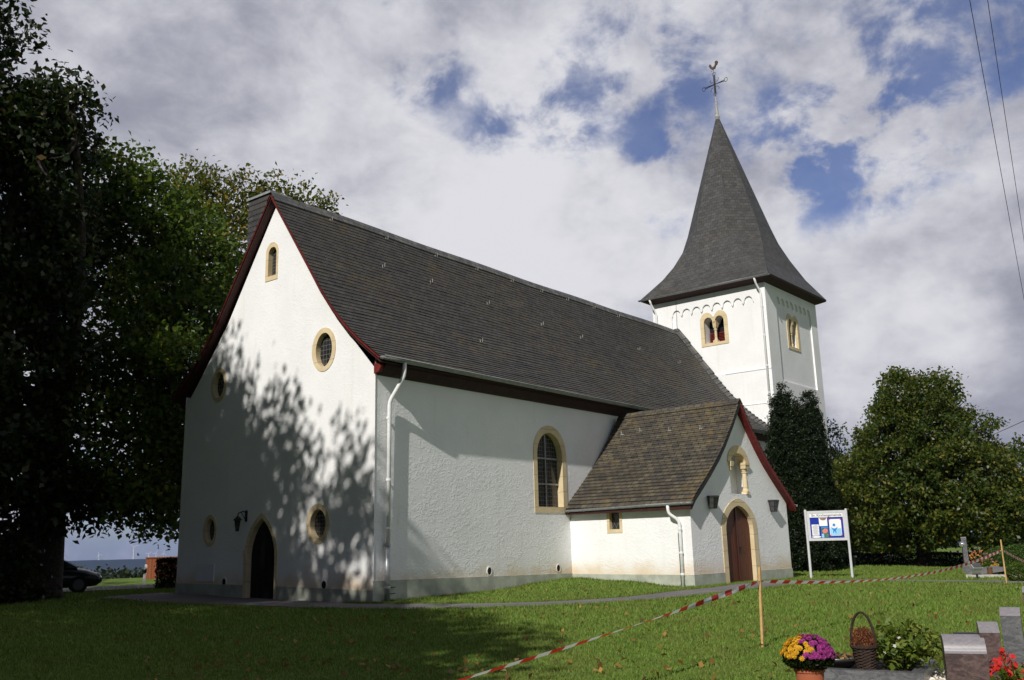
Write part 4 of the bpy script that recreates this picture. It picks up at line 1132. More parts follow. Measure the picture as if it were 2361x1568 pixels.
# brick wall, marker post, car
def at_ground(px, py, z=-.15):
    d = view_dir(px, py); t = (z-CAM[2])/d[2]; return CAM+d*t
def bricks():
    mt, t = new_mat('orange_brick')
    p = t.n('ShaderNodeTexCoord').outputs['Object']
    br = t.n('ShaderNodeTexBrick', {'Vector': t.scale(p, (1, 1, 1)), 'Color1': (.36, .10, .035, 1), 'Color2': (.26, .07, .03, 1), 'Mortar': (.30, .20, .14, 1), 'Scale': 4.0, 'Mortar Size': .012})
    finish(t, br.outputs['Color'], .85, br.outputs['Fac'], .3, .01)
    return mt
M['brick'] = bricks()
b0 = far(337, 1300, 57); bx, by = b0[0]+rd[0]*1.7, b0[1]+rd[1]*1.7; g = float(ground(bx, by))
o = thing('brick_wall', 'short orange brick wall in the sun beyond the road', 'wall', (bx, by, g))
ang = R(66-90)
MB().box((0, 0, .56), (3.4, .24, 1.20), ang).build('masonry', M['brick'], o); MB().box((0, 0, 1.18), (3.5, .30, .06), ang).build('coping', M['brick'], o)
b0 = far(331, 1340, 48.8); px, py = b0[0], b0[1]; g = float(ground(px, py))
o = thing('marker_post', 'white roadside marker post with a slanted black band', 'marker post', (px, py, g))
lean = .09
mb = MB(); prof = [(-.055, 0), (.055, 0), (.055, .60), (-.055, .52)]
def fp(a, b, d): return (a*.91+d*.41+b*lean, -a*.41+d*.91, b)
mb.prism(prof, fp, -.05, .05); mb.prism([(-.055, .72), (.055, .80), (.055, .92), (.02, .98), (-.055, .98)], fp, -.05, .05); mb.build('post_body', simple('white_plastic', (.85, .85, .84), .5, 9, .05), o)
mb = MB(); mb.prism([(-.054, .522), (.054, .602), (.054, .798), (-.054, .718)], fp, -.049, .049); mb.build('black_band', M['black'], o)

def car():
    d = Vector((rd[0], rd[1], 0)); nose = Vector((2.75, 19.35, 0)); c = nose-d*2.15; g = float(ground(c.x, c.y))
    o = thing('parked_car', 'black compact car parked in the shade behind the big trunk', 'car', (c.x, c.y, g)); o.rotation_euler = (0, 0, math.atan2(d.y, d.x)); o.scale = (1.05, 1.05, 1.08)
    M['car'] = simple('black_car_paint', (.010, .011, .013), .22, 3, .1, spec=.6, bstr=0); M['car_glass'] = simple('dark_car_glass', (.012, .014, .016), .08, 3, .1, spec=.7, bstr=0); M['rubber'] = simple('tyre_rubber', (.015, .015, .015), .85, 20, .2); M['lamp_clear'] = simple('clear_lamp_lens', (.55, .57, .6), .15, 9, .1, spec=.7); M['rim'] = simple('grey_alloy', (.10, .10, .105), .4, 9, .1, metal=.6)
    S_ = [(-2.12, .45, .62, .70), (-2.05, .28, .95, .80), (-1.75, .20, 1.02, .84), (-1.0, .19, 1.02, .86), (.3, .19, 1.00, .86), (1.0, .19, .96, .86), (1.55, .20, .86, .84), (1.95, .24, .72, .76), (2.13, .36, .58, .62)]
    mb = MB(); V = []; F = []
    n = 12
    for (x, z0, z1, hw) in S_:
        zc, hz = (z0+z1)/2, (z1-z0)/2
        for k in range(n):
            a = 2*math.pi*(k+.5)/n; ca_, sa_ = math.cos(a), math.sin(a)
            V.append((x, math.copysign(abs(ca_)**.45, ca_)*hw, zc+math.copysign(abs(sa_)**.55, sa_)*hz))
    for i in range(len(S_)-1):
        for k in range(n): F.append((i*n+k, i*n+(k+1) % n, (i+1)*n+(k+1) % n, (i+1)*n+k))
    F += [tuple(range(n)), tuple((len(S_)-1)*n+k for k in range(n))]
    mb.add(V, F)
    body = mb.build('body', M['car'], o, smooth=True)
    cab = [(-1.95, .98, .72), (-1.70, 1.30, .62), (-1.2, 1.46, .56), (-.2, 1.50, .56), (.35, 1.42, .57), (.85, 1.16, .64), (1.25, .93, .74)]
    mb = MB(); V = []
    for x, z, hw in cab: V += [(x, -hw, z), (x, hw, z), (x, .80 if x < 1.2 else .76, .93), (x, -.80 if x < 1.2 else -.76, .93)]
    F = []
    for i in range(len(cab)-1): F += [(i*4, (i+1)*4, (i+1)*4+1, i*4+1), (i*4+1, (i+1)*4+1, (i+1)*4+2, i*4+2), (i*4+3, (i+1)*4+3, (i+1)*4, i*4)]
    F += [(0, 1, 2, 3), tuple((len(cab)-1)*4+k for k in (3, 2, 1, 0))]
    mb.add(V, F); mb.build('roof', M['car'], o)
    for sg in (-1, 1):
        for prof, nm in (([(-.15, 1.02), (.95, 1.02), (.45, 1.33), (-.15, 1.40)], 'side_window'), ([(-1.55, 1.02), (-.25, 1.02), (-.25, 1.40), (-1.15, 1.37), (-1.5, 1.22)], 'side_window')):
            mb = MB(); mb.prism(prof, lambda a, b, dd, sg=sg: (a, sg*(.80-(b-.93)*.42+dd), b), .006, .018); mb.build(nm, M['car_glass'], o)
    mb = MB(); mb.add([(.42, -.55, 1.395), (.42, .55, 1.395), (1.2, .69, .975), (1.2, -.69, .975)], [(0, 1, 2, 3)]); w = mb.build('windscreen', M['car_glass'], o); w.location = (.015, 0, .018)
    for sx_ in (-1.32, 1.30):
        for sg in (-1, 1):
            mb = MB(); tw_ = MB()
            def cyl(m_, r, y0, y1, nn=20):
                V = [(sx_+r*math.cos(2*math.pi*k/nn), y, .315+r*math.sin(2*math.pi*k/nn)) for y in (y0, y1) for k in range(nn)]
                m_.add(V, [(k, (k+1) % nn, nn+(k+1) % nn, nn+k) for k in range(nn)]+[tuple(range(nn)), tuple(range(nn, 2*nn))])
            cyl(mb, .315, sg*.70, sg*.875); wh = mb.build('wheel', M['rubber'], o); cyl(tw_, .20, sg*.87, sg*.885); tw_.build('rim', M['rim'], wh)
    for sg in (-1, 1):
        mb = MB(); mb.lathe((0, 0, 0), [(.02, -.10), (.09, -.04), (.10, .02), (.05, .07)], 12); h_ = mb.build('headlight', M['lamp_clear'], o); h_.location = (1.98, sg*.56, .64)
        mb = MB(); mb.box((.62, sg*.93, 1.03), (.14, .20, .13), 0, .8); mb.build('wing_mirror', M['car'], o)
car()

# wind turbines on the far ridge
M['turbine'] = simple('white_turbine_paint', (.75, .76, .78), .5, 2, .03)
for k, (px, hh) in enumerate(((307, 66), (342, 44), (359, 47), (377, 45), (228, 42))):
    d = view_dir(px, 1290); hd = np.array([d[0], d[1]])/np.hypot(d[0], d[1]); p = np.array([CAM[0], CAM[1]])+hd*5300; g = float(ground(p[0], p[1]))
    lab = ['white wind turbine standing tallest on the far ridge', 'small wind turbine next right of the tallest one', 'small wind turbine in the middle of the right-hand row', 'small wind turbine nearest to the church wall', 'small wind turbine above the parked car'][k]
    o = thing('wind_turbine', lab, 'wind turbine', (p[0], p[1], g-(4 if k == 0 else 18)), 'wind turbines on the far ridge')
    mb = MB(); mb.tube([(0, 0, 0), (0, 0, hh)], [3.0, 1.8], 8); mb.build('mast', M['turbine'], o)
    mb = MB(); mb.box((-hd[0]*3, -hd[1]*3, hh), (8, 4, 4), math.atan2(hd[1], hd[0])); mb.build('nacelle', M['turbine'], o)
    for q in range(3):
        a = R(20+k*23+120*q); c_ = Vector((-hd[0]*7, -hd[1]*7, hh)); t_ = c_+Vector((hd[1]*math.cos(a), -hd[0]*math.cos(a), math.sin(a)))*hh*.42
        MB().tube([c_, c_.lerp(t_, .25), t_], [1.2, 1.5, .4], 6).build('rotor_blade', M['turbine'], o)

# ------------------------------------------------------------------ notice board
nb = at_ground(1918, 1334, -.10); fdir = np.array([nb[0]-CAM[0], nb[1]-CAM[1]]); fdir /= np.linalg.norm(fdir)
th = math.atan2(fdir[1], fdir[0])-math.pi/2+R(4)
o = thing('notice_board', 'white-framed parish notice board on two posts with posters on blue', 'notice board', (nb[0], nb[1], float(ground(nb[0], nb[1])))); o.rotation_euler = (0, 0, th)
M['alu'] = simple('white_coated_aluminium', (.56, .565, .58), .4, 9, .06); M['blue'] = simple('royal_blue_felt', (.010, .030, .30), .8, 20, .1); M['paper'] = simple('white_paper', (.82, .82, .82), .7, 3, .02, bstr=0)
M['greyink'] = simple('grey_print', (.22, .22, .24), .8, 8, .1, bstr=0); M['darkink'] = simple('dark_grey_print', (.07, .07, .08), .8, 8, .1, bstr=0); M['redink'] = simple('red_corner_pin', (.55, .04, .05), .6, 8, .1, bstr=0); M['skyink'] = simple('light_blue_print', (.30, .60, .85), .7, 2, .2, bstr=0); M['blueink'] = simple('strong_blue_print', (.03, .25, .62), .7, 8, .1, bstr=0); M['pink'] = simple('rose_pink_print', (.75, .22, .20), .7, 12, .25, bstr=0); M['leafink'] = simple('dark_green_print', (.06, .16, .13), .7, 9, .5, bstr=0); M['skinink'] = simple('dim_photo_print', (.30, .21, .17), .7, 9, .4, bstr=0)
for sx_ in (-.70, .70):
    mb = MB(); mb.tube([(sx_, 0, -.3), (sx_, 0, 2.40)], .045, 12); mb.lathe((sx_, 0, 2.40), [(.045, 0), (.04, .02), (.015, .03)], 12); mb.build('post', M['alu'], o)
mb = MB()
for c_, d_ in (((0, .02, 2.33), (1.32, .06, .09)), ((0, .02, 1.36), (1.32, .06, .09)), ((-.615, .02, 1.845), (.09, .06, .88)), ((.615, .02, 1.845), (.09, .06, .88))): mb.box(c_, d_)
mb.box((0, .05, 1.845), (1.14, .02, .88)); mb.build('case_frame', M['alu'], o)
MB().box((0, .03, 1.79), (1.14, .015, .76)).build('blue_backing', M['blue'], o)
hd_ = MB().box((0, .012, 2.213), (1.14, .02, .143)).build('header_panel', M['paper'], o)
cu = bpy.data.curves.new('lettering', 'FONT'); cu.body = 'Ev. Kirchengemeinde'; cu.size = .122; cu.align_x = 'CENTER'; cu.align_y = 'CENTER'; cu.extrude = .001; cu.offset = .0012
to = bpy.data.objects.new('tmp', cu); COL.objects.link(to); bpy.context.view_layer.update()
me = bpy.data.meshes.new_from_object(to.evaluated_get(bpy.context.evaluated_depsgraph_get())); bpy.data.objects.remove(to)
lt = bpy.data.objects.new('lettering', me); me.materials.clear(); me.materials.append(M['darkink']); COL.objects.link(lt); lt.parent = hd_; lt.location = (.02, -.001, 2.210); lt.rotation_euler = (R(90), 0, 0)
def flat(x0, x1, z0, z1, y, mat, name, par): return MB().box(((x0+x1)/2, y, (z0+z1)/2), (x1-x0, .004, z1-z0)).build(name, M[mat], par)
p1_ = flat(-.52, -.275, 1.50, 1.89, .018, 'paper', 'text_sheet', o)
mb = MB()
for k in range(13): mb.box((-.40+(.0 if k % 4 else .02), .0145, 1.855-k*.026), (.19 if k % 5 else .12, .003, .009))
mb.build('print_lines', M['greyink'], p1_)
mb = MB(); mb.prism([(-.17+.165*math.cos(a)*1.0-.21, 1.452+.032*math.sin(a)) for a in [2*math.pi*k/24 for k in range(24)]], lambda a, b, d: (a, d, b), .014, .019); mb.build('oval_label', M['paper'], o)
p2_ = flat(-.255, .03, 1.83, 2.13, .018, 'paper', 'photo_poster', o); mb = MB(); mb.prism([(-.235+.0, 2.125), (.015, 2.125), (-.02, 2.06), (-.11, 2.03), (-.20, 2.06)], lambda a, b, d: (a, d, b), .012, .0155); mb.build('photo_print', M['skinink'], p2_)
p3_ = flat(-.20, .045, 1.42, 1.80, .018, 'leafink', 'rose_poster', o)
mb = MB()
for k, (r, a) in enumerate(((.09, 0), (.07, 1.2), (.055, 2.8), (.06, 4.2), (.045, 5.2))):
    cx_, cz_ = -.07+.035*math.cos(a)*(k > 0), 1.65+.035*math.sin(a)*(k > 0)
    mb.prism([(cx_+r*math.cos(q)*(1+.1*math.sin(5*q)), cz_+r*.8*math.sin(q)) for q in [2*math.pi*j/16 for j in range(16)]], lambda a_, b, d: (a_, d, b), .0125-k*.002, .0155-k*.002)
mb.build('rose_print', M['pink'], p3_); flat(-.20, .045, 1.755, 1.80, .0145, 'blueink', 'title_band', p3_); flat(-.20, -.12, 1.42, 1.56, .0145, 'skyink', 'blue_patch', p3_)
p4_ = flat(.09, .50, 1.48, 2.07, .018, 'paper', 'figure_poster', o)
flat(.105, .485, 1.495, 1.74, .0145, 'skyink', 'blue_ground', p4_)
mb = MB(); mb.prism([(.25+.05*math.cos(2*math.pi*k/20), 1.86+.05*math.sin(2*math.pi*k/20)) for k in range(20)], lambda a, b, d: (a, d, b), .011, .0135)
mb.prism([(.13, 1.80), (.16, 1.775), (.22, 1.74), (.29, 1.74), (.34, 1.775), (.37, 1.80), (.335, 1.72), (.30, 1.67), (.315, 1.58), (.285, 1.57), (.27, 1.63), (.24, 1.63), (.225, 1.57), (.195, 1.58), (.21, 1.67), (.175, 1.72)], lambda a, b, d: (a, d, b), .0105, .0130)
mb.build('figure_print', M['blueink'], p4_)
mb = MB()
for x_, z_ in ((.10, 1.49), (.49, 1.49), (.10, 2.06), (.49, 2.06)): mb.box((x_, .013, z_), (.045, .004, .045), 0)
mb.build('corner_pins', M['redink'], p4_)

# ------------------------------------------------------------------ stakes and barrier tape
M['stake'] = simple('raw_pine_lath', (.52, .33, .13), .75, 14, .2, bstr=.3)
def tape_mat():
    mt, t = new_mat('red_white_barrier_film')
    u = t.xyz(t.n('ShaderNodeUVMap').outputs[0])[0]
    f_ = t.ramp(t.math('ABSOLUTE', t.math('SUBTRACT', t.math('FRACT', t.math('DIVIDE', u, .5)), .5)), .24, .26)
    c = t.mix(f_, (.78, .78, .77), (.62, .012, .022))
    finish(t, c, .35, spec=.5, trans=c)
    return mt
M['tape'] = tape_mat()
def stake(base, h, label, lean=(0, 0)):
    g = float(ground(base[0], base[1])); o = thing('wooden_stake', label, 'stake', (base[0], base[1], g), 'stakes carrying the barrier tape')
    mb = MB(); V = []
    for z, r in ((-.25, .016), (.3, .022), (h-.05, .021), (h, .019)):
        V += [(lean[0]*z+a*r, lean[1]*z+b*r*.8, z) for a, b in ((-1, -1), (1, -1), (1, 1), (-1, 1))]
    F = [(l*4+k, l*4+(k+1) % 4, l*4+4+(k+1) % 4, l*4+4+k) for l in range(3) for k in range(4)]+[(12, 13, 14, 15)]
    mb.add(V, F); mb.build('lath', M['stake'], o)
    mb = MB()
    return Vector((base[0], base[1], g))
s1 = stake((-3.9, -12.43), 1.15, 'tall wooden stake standing free on the lawn before the porch door', (.035, -.025))
s2 = stake(tuple(at_ground(2322, 1351, -.13)[:2]), 1.28, 'wooden stake beside the grave with box balls at the right edge')
e0 = at_ground(500, 1729, .26); e3 = at_ground(2800, 1450, .6)
s0 = stake((e0[0], e0[1]), .50, 'wooden stake outside the lower edge of the frame'); s3 = stake((e3[0], e3[1]), 1.1, 'wooden stake outside the right edge of the frame')
def tape(a, b, sag, label, twist, w=.075, seed=0):
    rng = random.Random(seed); a, b = Vector(a), Vector(b); L_ = (b-a).length; n = int(L_/.06); t = (b-a).normalized(); sd = t.cross(Vector((0, 0, 1))).normalized()
    mb = MB(); V = []; F = []; U = []
    for i in range(n+1):
        q = i/n; p = a.lerp(b, q); p.z -= sag*4*q*(1-q); tw_ = twist(q)
        up = Vector((0, 0, 1))*math.cos(tw_)+sd*math.sin(tw_); pinch = 1-.75*math.exp(-((q)/.02)**2)-.75*math.exp(-((1-q)/.02)**2)
        cr = sd*math.cos(tw_)*.008*math.sin(q*L_*5)
        V += [p-up*w/2*pinch, p+cr, p+up*w/2*pinch]
    for i in range(n):
        for k in (0, 1):
            F.append((i*3+k, i*3+3+k, i*3+4+k, i*3+1+k)); u0, u1 = i*L_/n, (i+1)*L_/n; U.append([(u0, 0), (u1, 0), (u1, 1), (u0, 1)])
    mb.add(V, F, U); return tag(mb.build('barrier_tape', M['tape']), label, 'barrier tape', 'red and white barrier tape')
k1_ = s1+Vector((.033, -.023, .95)); k2_ = s2+Vector((0, 0, .98))
tape((e0[0], e0[1], .26), k1_, .06, 'red and white tape running from the free stake down to the lower edge', lambda q: .75+.35*math.sin(q*5)+.6*math.sin(q*13)*q, w=.068, seed=1)
tape(k1_, k2_, .30, 'red and white tape sagging between the two stakes', lambda q: .5+.55*math.sin(q*4.5+.4), seed=2)
tape(k2_, (e3[0], e3[1], .6), .10, 'short end of tape leaving the right edge', lambda q: .15, seed=3)

# ------------------------------------------------------------------ overhead lines
def cable(a, b, sag, r, label):
    a, b = Vector(a), Vector(b); d = (b-a); a2, b2 = a-d*.5, b+d*1.5; n = 60
    MBx = MB(); MBx.tube([a2.lerp(b2, i/n)-Vector((0, 0, sag*4*(i/n)*(1-i/n))) for i in range(n+1)], r, 5)
    return tag(MBx.build('overhead_line', M['black']), label, 'overhead line', 'overhead lines')
def far(px, py, s): 
    d = view_dir(px, py); return CAM+d/np.hypot(d[0], d[1])*s
def line_through(p, q, sag, r, label): cable(far(*p), far(*q), sag, r, label)
line_through((2236, 0, 40), (2366, 715, 70), .3, .016, 'thin cable slanting down the sky, the left of the steep pair')
line_through((2277, 0, 42), (2368, 600, 70), .3, .016, 'thin cable slanting down the sky, the right of the steep pair')
line_through((2290, 1001, 70), (2370, 964, 55), .05, .022, 'short dark cable rising from the round lime to the right edge')

# ------------------------------------------------------------------ graves in the foreground
def at0(px, py, z): return at_ground(px, py, z)
def stele(name, label, c, w, d, h, rz, mat, top, cap, group=None, lean=0.0):
    g = float(ground(c[0], c[1])); o = thing(name, label, 'gravestone', (c[0], c[1], g), group); o.rotation_euler = (0, lean, rz)
    # x = towards the viewer's side, y = width
    mb = MB()
    if top == 'round':
        prof = [(-d/2, -.2), (d/2, -.2), (d/2, h-.16)]+[(d/2-.16+.16*math.sin(a), h-.16+.16*math.cos(a)) for a in [math.pi/2*(1-k/6) for k in range(7)]]+[(-d/2+.03, h), (-d/2, h-.03)]
    else:
        prof = [(-d/2, -.2), (d/2, -.2), (d/2, h-.09), (d/2-.10, h), (-d/2+.01, h), (-d/2, h-.01)]
    mb.prism(prof, lambda a, b, e: (-a, e*(1+.02*math.sin(b*7)), b), -w/2, w/2)
    mb.build('stone_body', M[mat], o)
    mb = MB()
    if top == 'round':
        cp = [p for p in prof[2:-1]]
    else: cp = prof[2:5]
    n = len(cp); V = [(-a-.003, -w/2+.001, b+.003) for a, b in cp]+[(-a-.003, w/2-.001, b+.003) for a, b in cp]
    mb.add(V, [(i, i+1, n+i+1, n+i) for i in range(n-1)]); mb.build('smoothed_top', M[cap], o, smooth=True)
    return o
toc = lambda p: math.atan2(p[1]-CAM[1], p[0]-CAM[0])
g1 = at0(2236, 1612, -.15); g2 = at0(2299, 1612, -.15); g3 = at0(2346, 1538, -.15); g4 = at0(2396, 1445, -.15)
GG = 'steles of the nearest graves'
stele('gravestone', 'red-brown granite stele with rounded lilac top, lowest and widest in the right corner', g1, .38, .30, .60, toc(g1)+.10, 'granite_red', 'round', 'granite_top', GG)
stele('gravestone', 'slender red-brown granite pillar with slanted pale top, middle of three steles', g2, .185, .22, .72, toc(g2)+.10, 'granite_red', 'flat', 'granite_top', GG)
stele('gravestone', 'grey granite stele with slanted top behind the red geraniums', g3, .225, .20, .68, toc(g3)-.05, 'granite_grey', 'flat', 'granite_top', GG)
stele('gravestone', 'brown granite stone cut off by the right edge above the geraniums', g4, .36, .2, .62, toc(g4), 'granite_red', 'flat', 'granite_top', GG)
# dark polished plate between the two red steles
gm = (g1+g2)/2; dv = np.array([math.cos(toc(gm)), math.sin(toc(gm))]); gm2 = gm[:2]+dv*.28
o = thing('gravestone', 'dark polished granite panel set back between the two red-brown steles', 'gravestone', (gm2[0], gm2[1], float(ground(gm2[0], gm2[1]))))
o.rotation_euler = (0, 0, toc(gm)+.1)
MB().box((0, .0, .18), (.09, .40, .84)).build('panel', M['granite_pol'], o)

# kerb of the grave, with basket, plants and dish
kf = at0(1895, 1542, -.01); kr = at0(2108, 1552, -.01); ka = math.atan2(kr[1]-kf[1], kr[0]-kf[0]); klen = math.hypot(kr[0]-kf[0], kr[1]-kf[1])
kx, ky = math.cos(ka), math.sin(ka); bx_, by_ = -ky, kx                      # along the front edge, and away from the viewer
if bx_*(kf[0]-CAM[0])+by_*(kf[1]-CAM[1]) < 0: bx_, by_ = -bx_, -by_
def kp(a, b, z=0.0): return (kf[0]+kx*a+bx_*b, kf[1]+ky*a+by_*b, z)
def wbox(mb, a0, a1, b0, b1, z0, z1):
    V = [kp(a, b, z) for z in (z0, z1) for a, b in ((a0, b0), (a1, b0), (a1, b1), (a0, b1))]
    mb.add(V, [(3,2,1,0),(4,5,6,7),(0,1,5,4),(1,2,6,5),(2,3,7,6),(3,0,4,7)])
o = thing('grave_kerb', 'grey granite grave kerb carrying basket and flowers', 'grave kerb', kp(klen/2, .5, -.15)); inv = Matrix.Translation(-o.location)
def kid(ob): ob.matrix_parent_inverse = inv; return ob
mb = MB(); wbox(mb, -.25, klen+.09, 0, .14, -.3, -.012); kid(mb.build('front_stone', M['granite_grey'], o))
mb = MB(); wbox(mb, -.25, -.11, .142, 1.5, -.3, -.014); kid(mb.build('side_stone', M['granite_grey'], o))
mb = MB(); wbox(mb, klen-.05, klen+.09, .142, 1.5, -.3, -.014); kid(mb.build('side_stone', M['granite_grey'], o))
M['soil'] = simple('dark_garden_soil', (.035, .025, .018), .95, 20, .4, bstr=.8, bdist=.03)
mb = MB(); wbox(mb, -.108, klen-.052, .142, 1.5, -.3, -.05); kid(mb.build('soil_bed', M['soil'], o))
mb = MB(); wbox(mb, -.24, klen+.06, -.10, -.004, -.3, -.13); kid(mb.build('pale_edging', M['concrete'], o))
dc = kp(klen*.10, .42); o = thing('stone_dish', 'shallow dark stone dish full of dry leaves left of the basket', 'dish', (dc[0], dc[1], -.05))
mb = MB(); mb.lathe((0, 0, 0), [(.12, 0), (.24, .09), (.27, .13), (.25, .13), (.22, .09), (.02, .05)], 24); mb.build('bowl', M['granite_pol'], o, smooth=True)
rng = np.random.default_rng(3); P = rng.normal(size=(70, 3))*np.array([.11, .11, .02])+np.array([0, 0, .12])
M['dry_leaf'] = leaf_mat('dry_fallen_leaves', [(0, (.13, .07, .025)), (.5, (.24, .14, .045)), (.85, (.36, .25, .08)), (1, (.32, .27, .15))], (.2, .1, .03), .7)
quads_object('dry_leaves', leaves(rng, P, .07, up=.2), M['dry_leaf'], o)
# basket
M['wicker'] = simple('dark_wicker', (.040, .024, .018), .85, 45, .5, bstr=.6)
bc = kp(klen*.455, .20); o = thing('wicker_basket', 'dark wicker basket with tall arched handle and dried heather', 'basket', (bc[0], bc[1], -.012)); o.rotation_euler = (0, 0, ka); o.scale = (.88, .88, .92)
mb = MB(); n = 30; rows = 15; V = []; F = []
for i in range(rows+1):
    z = .26*i/rows; r0 = .115+.035*(i/rows)
    for k in range(n):
        a = 2*math.pi*k/n; r = r0+.010*math.sin(k*math.pi/2*1.0+(i % 2)*math.pi)+.004*math.sin(i*3+k*.7); V.append((r*math.cos(a), r*math.sin(a), z))
for i in range(rows):
    for k in range(n): F.append((i*n+k, i*n+(k+1) % n, (i+1)*n+(k+1) % n, (i+1)*n+k))
F.append(tuple(range(n))); mb.add(V, F); mb.build('woven_body', M['wicker'], o)
mb = MB()
for q in range(2): mb.tube([(.155*math.cos(a), .155*math.sin(a), .262+.012*math.sin(a*9+q*math.pi)) for a in [2*math.pi*k/40 for k in range(41)]], .014, 6)
mb.build('rim', M['wicker'], o)
mb = MB()
for q in range(3): mb.tube([((.150+.012*math.sin(t*26+q*2.1))*math.cos(t), .012*math.cos(t*26+q*2.1), .26+.40*math.sin(t)) for t in [math.pi*k/40 for k in range(41)]], .013, 6)
mb.build('handle', M['wicker'], o)
M['heather'] = leaf_mat('dried_heather', [(0, (.10, .035, .018)), (.6, (.20, .075, .035)), (1, (.30, .13, .06))], (.2, .07, .03), .8)
rng = np.random.default_rng(9); v = rng.normal(size=(2600, 3)); v /= np.linalg.norm(v, axis=1, keepdims=True); v[:, 2] = np.abs(v[:, 2])
P = v*rng.uniform(.55, 1, (2600, 1))*np.array([.165, .165, .25])+np.array([0, 0, .25])
quads_object('heather_tuft', leaves(rng, P, .05, up=.1, droop=-1.2, aspect=.22), M['heather'], o)
# begonia-like bush with small white flowers
def blossoms(rng, P, size, petals=5):
    out = []
    for p in P:
        nrm = rng.normal(size=3); nrm[2] += 1.0; nrm += (CAM-p)/np.linalg.norm(CAM-p)*.7; nrm /= np.linalg.norm(nrm); a = np.cross(nrm, [0.3, .5, .8]); a /= np.linalg.norm(a); b = np.cross(nrm, a)
        for k in range(petals):
            t = 2*math.pi*k/petals; d = a*math.cos(t)+b*math.sin(t); e = a*math.cos(t+1.57)+b*math.sin(t+1.57)
            out.append([p, p+d*size*.45+e*size*.30+nrm*size*.12, p+d*size*.8+nrm*size*.05, p+d*size*.45-e*size*.30+nrm*size*.12])
    return np.array(out)
def flower_mat(name, c, var=.25):
    mt, t = new_mat(name); r = t.n('ShaderNodeNewGeometry').outputs['Random Per Island']
    finish(t, t.mix(r, [x*(1-var) for x in c], [min(1, x*(1+var)) for x in c]), .6, trans=c); return mt
M['fl_white'] = flower_mat('white_petals', (.80, .80, .76), .1); M['fl_yellow'] = flower_mat('golden_petals', (.78, .46, .03), .22); M['fl_mag'] = flower_mat('magenta_petals', (.45, .06, .30), .3); M['fl_red'] = flower_mat('scarlet_petals', (.65, .03, .025), .25); M['fl_orange'] = flower_mat('apricot_petals', (.75, .33, .12), .3); M['fl_pink'] = flower_mat('dusty_pink_petals', (.55, .25, .25), .3)
bc = kp(klen*.83, .52); z0 = -.05
o = thing('flowering_bush', 'leafy yellowish-green bush with few small white flowers right of the basket', 'bush', (bc[0], bc[1], z0))
rng = np.random.default_rng(12); ell = [(0, 0, .22, .32, .36, .20, 60), (.05, -.12, .30, .22, .22, .16, 30), (0, .16, .33, .2, .2, .14, 24)]
c = clusters(rng, ell, .5); P = np.repeat(c, 9, axis=0)+rng.normal(size=(len(c)*9, 3))*.05
quads_object('foliage', leaves(rng, P, .105, up=.7, aspect=.5), M['bright_leaf'], o)
mb = MB()
for i in range(16): mb.tube([(0, 0, 0), tuple(c[i*6]*.6), tuple(c[i*6])], [.008, .006, .003], 4)
mb.build('stems', M['box_leaf'], o)
vv = rng.normal(size=(20, 3)); vv /= np.linalg.norm(vv, axis=1, keepdims=True); vv[:, 2] = np.abs(vv[:, 2])*.8
tcm = np.array([CAM[0]-bc[0], CAM[1]-bc[1], .8]); tcm /= np.linalg.norm(tcm)
Pf = vv*np.array([.36, .40, .36])+np.array([0, 0, .10]); 
quads_object('white_flowers', blossoms(rng, Pf+np.array([bc[0], bc[1], z0]), .030)-np.array([bc[0], bc[1], z0]), M['fl_white'], o)
# terracotta pot with chrysanthemums
M['terracotta'] = simple('terracotta_plastic', (.42, .125, .062), .6, 9, .10)
pc = at0(1873, 1622, -.15); g = float(ground(pc[0], pc[1]))
o = thing('flower_pot', 'terracotta pot with a dome of yellow and magenta chrysanthemums', 'flower pot', (pc[0], pc[1], g))
mb = MB(); mb.lathe((0, 0, 0), [(.105, -.02), (.14, .30), (.15, .30), (.155, .35), (.14, .35), (.13, .31), (.01, .30)], 28); mb.build('pot', M['terracotta'], o, smooth=False)
rng = np.random.default_rng(15); N = 5200; v = rng.normal(size=(N, 3)); v /= np.linalg.norm(v, axis=1, keepdims=True); v[:, 2] = np.where(v[:, 2] < 0, v[:, 2]*.55, v[:, 2])
P = v*(rng.random((N, 1))**.35)*np.array([.245, .245, .20])+np.array([0, 0, .42])
quads_object('foliage', leaves(rng, P, .05, up=.4, aspect=.45), M['needle'] if False else M['leaf_dark'], o)
N = 240; i = np.arange(N)+.5; ph = np.arccos(1-i/N*.86); th_ = math.pi*(1+5**.5)*i
V3 = np.stack([np.sin(ph)*np.cos(th_), np.sin(ph)*np.sin(th_), np.cos(ph)], 1)
right = np.array([math.sin(toc(pc)), -math.cos(toc(pc)), 0]); side = V3@right
def pompons(sel, mat, name):
    out = []
    for q in V3[sel]:
        p = q*np.array([.252, .252, .212])+np.array([0, 0, .425])+rng.normal(size=3)*.008
        a = np.cross(q, [.2, .3, .9]); a /= np.linalg.norm(a); b = np.cross(q, a)
        for ringi, (rr, lift, cnt) in enumerate(((.030, .002, 9), (.022, .010, 8), (.012, .016, 6))):
            for k in range(cnt):
                t = 2*math.pi*k/cnt+ringi*.4; d = a*math.cos(t)+b*math.sin(t); e = -a*math.sin(t)+b*math.cos(t)
                out.append([p+q*lift*.4, p+d*rr*.6+e*.007+q*lift, p+d*rr+q*(lift+.003), p+d*rr*.6-e*.007+q*lift])
    quads_object(name, np.array(out), M[mat], o)
keep = rng.random(N) < .80
mixed = side+.16*np.sin(V3[:, 2]*9)+rng.normal(size=N)*.14 < -.08+.12*V3[:, 2]
pompons(keep & mixed, 'fl_yellow', 'yellow_flowers')
pompons(keep & ~mixed, 'fl_mag', 'magenta_flowers')
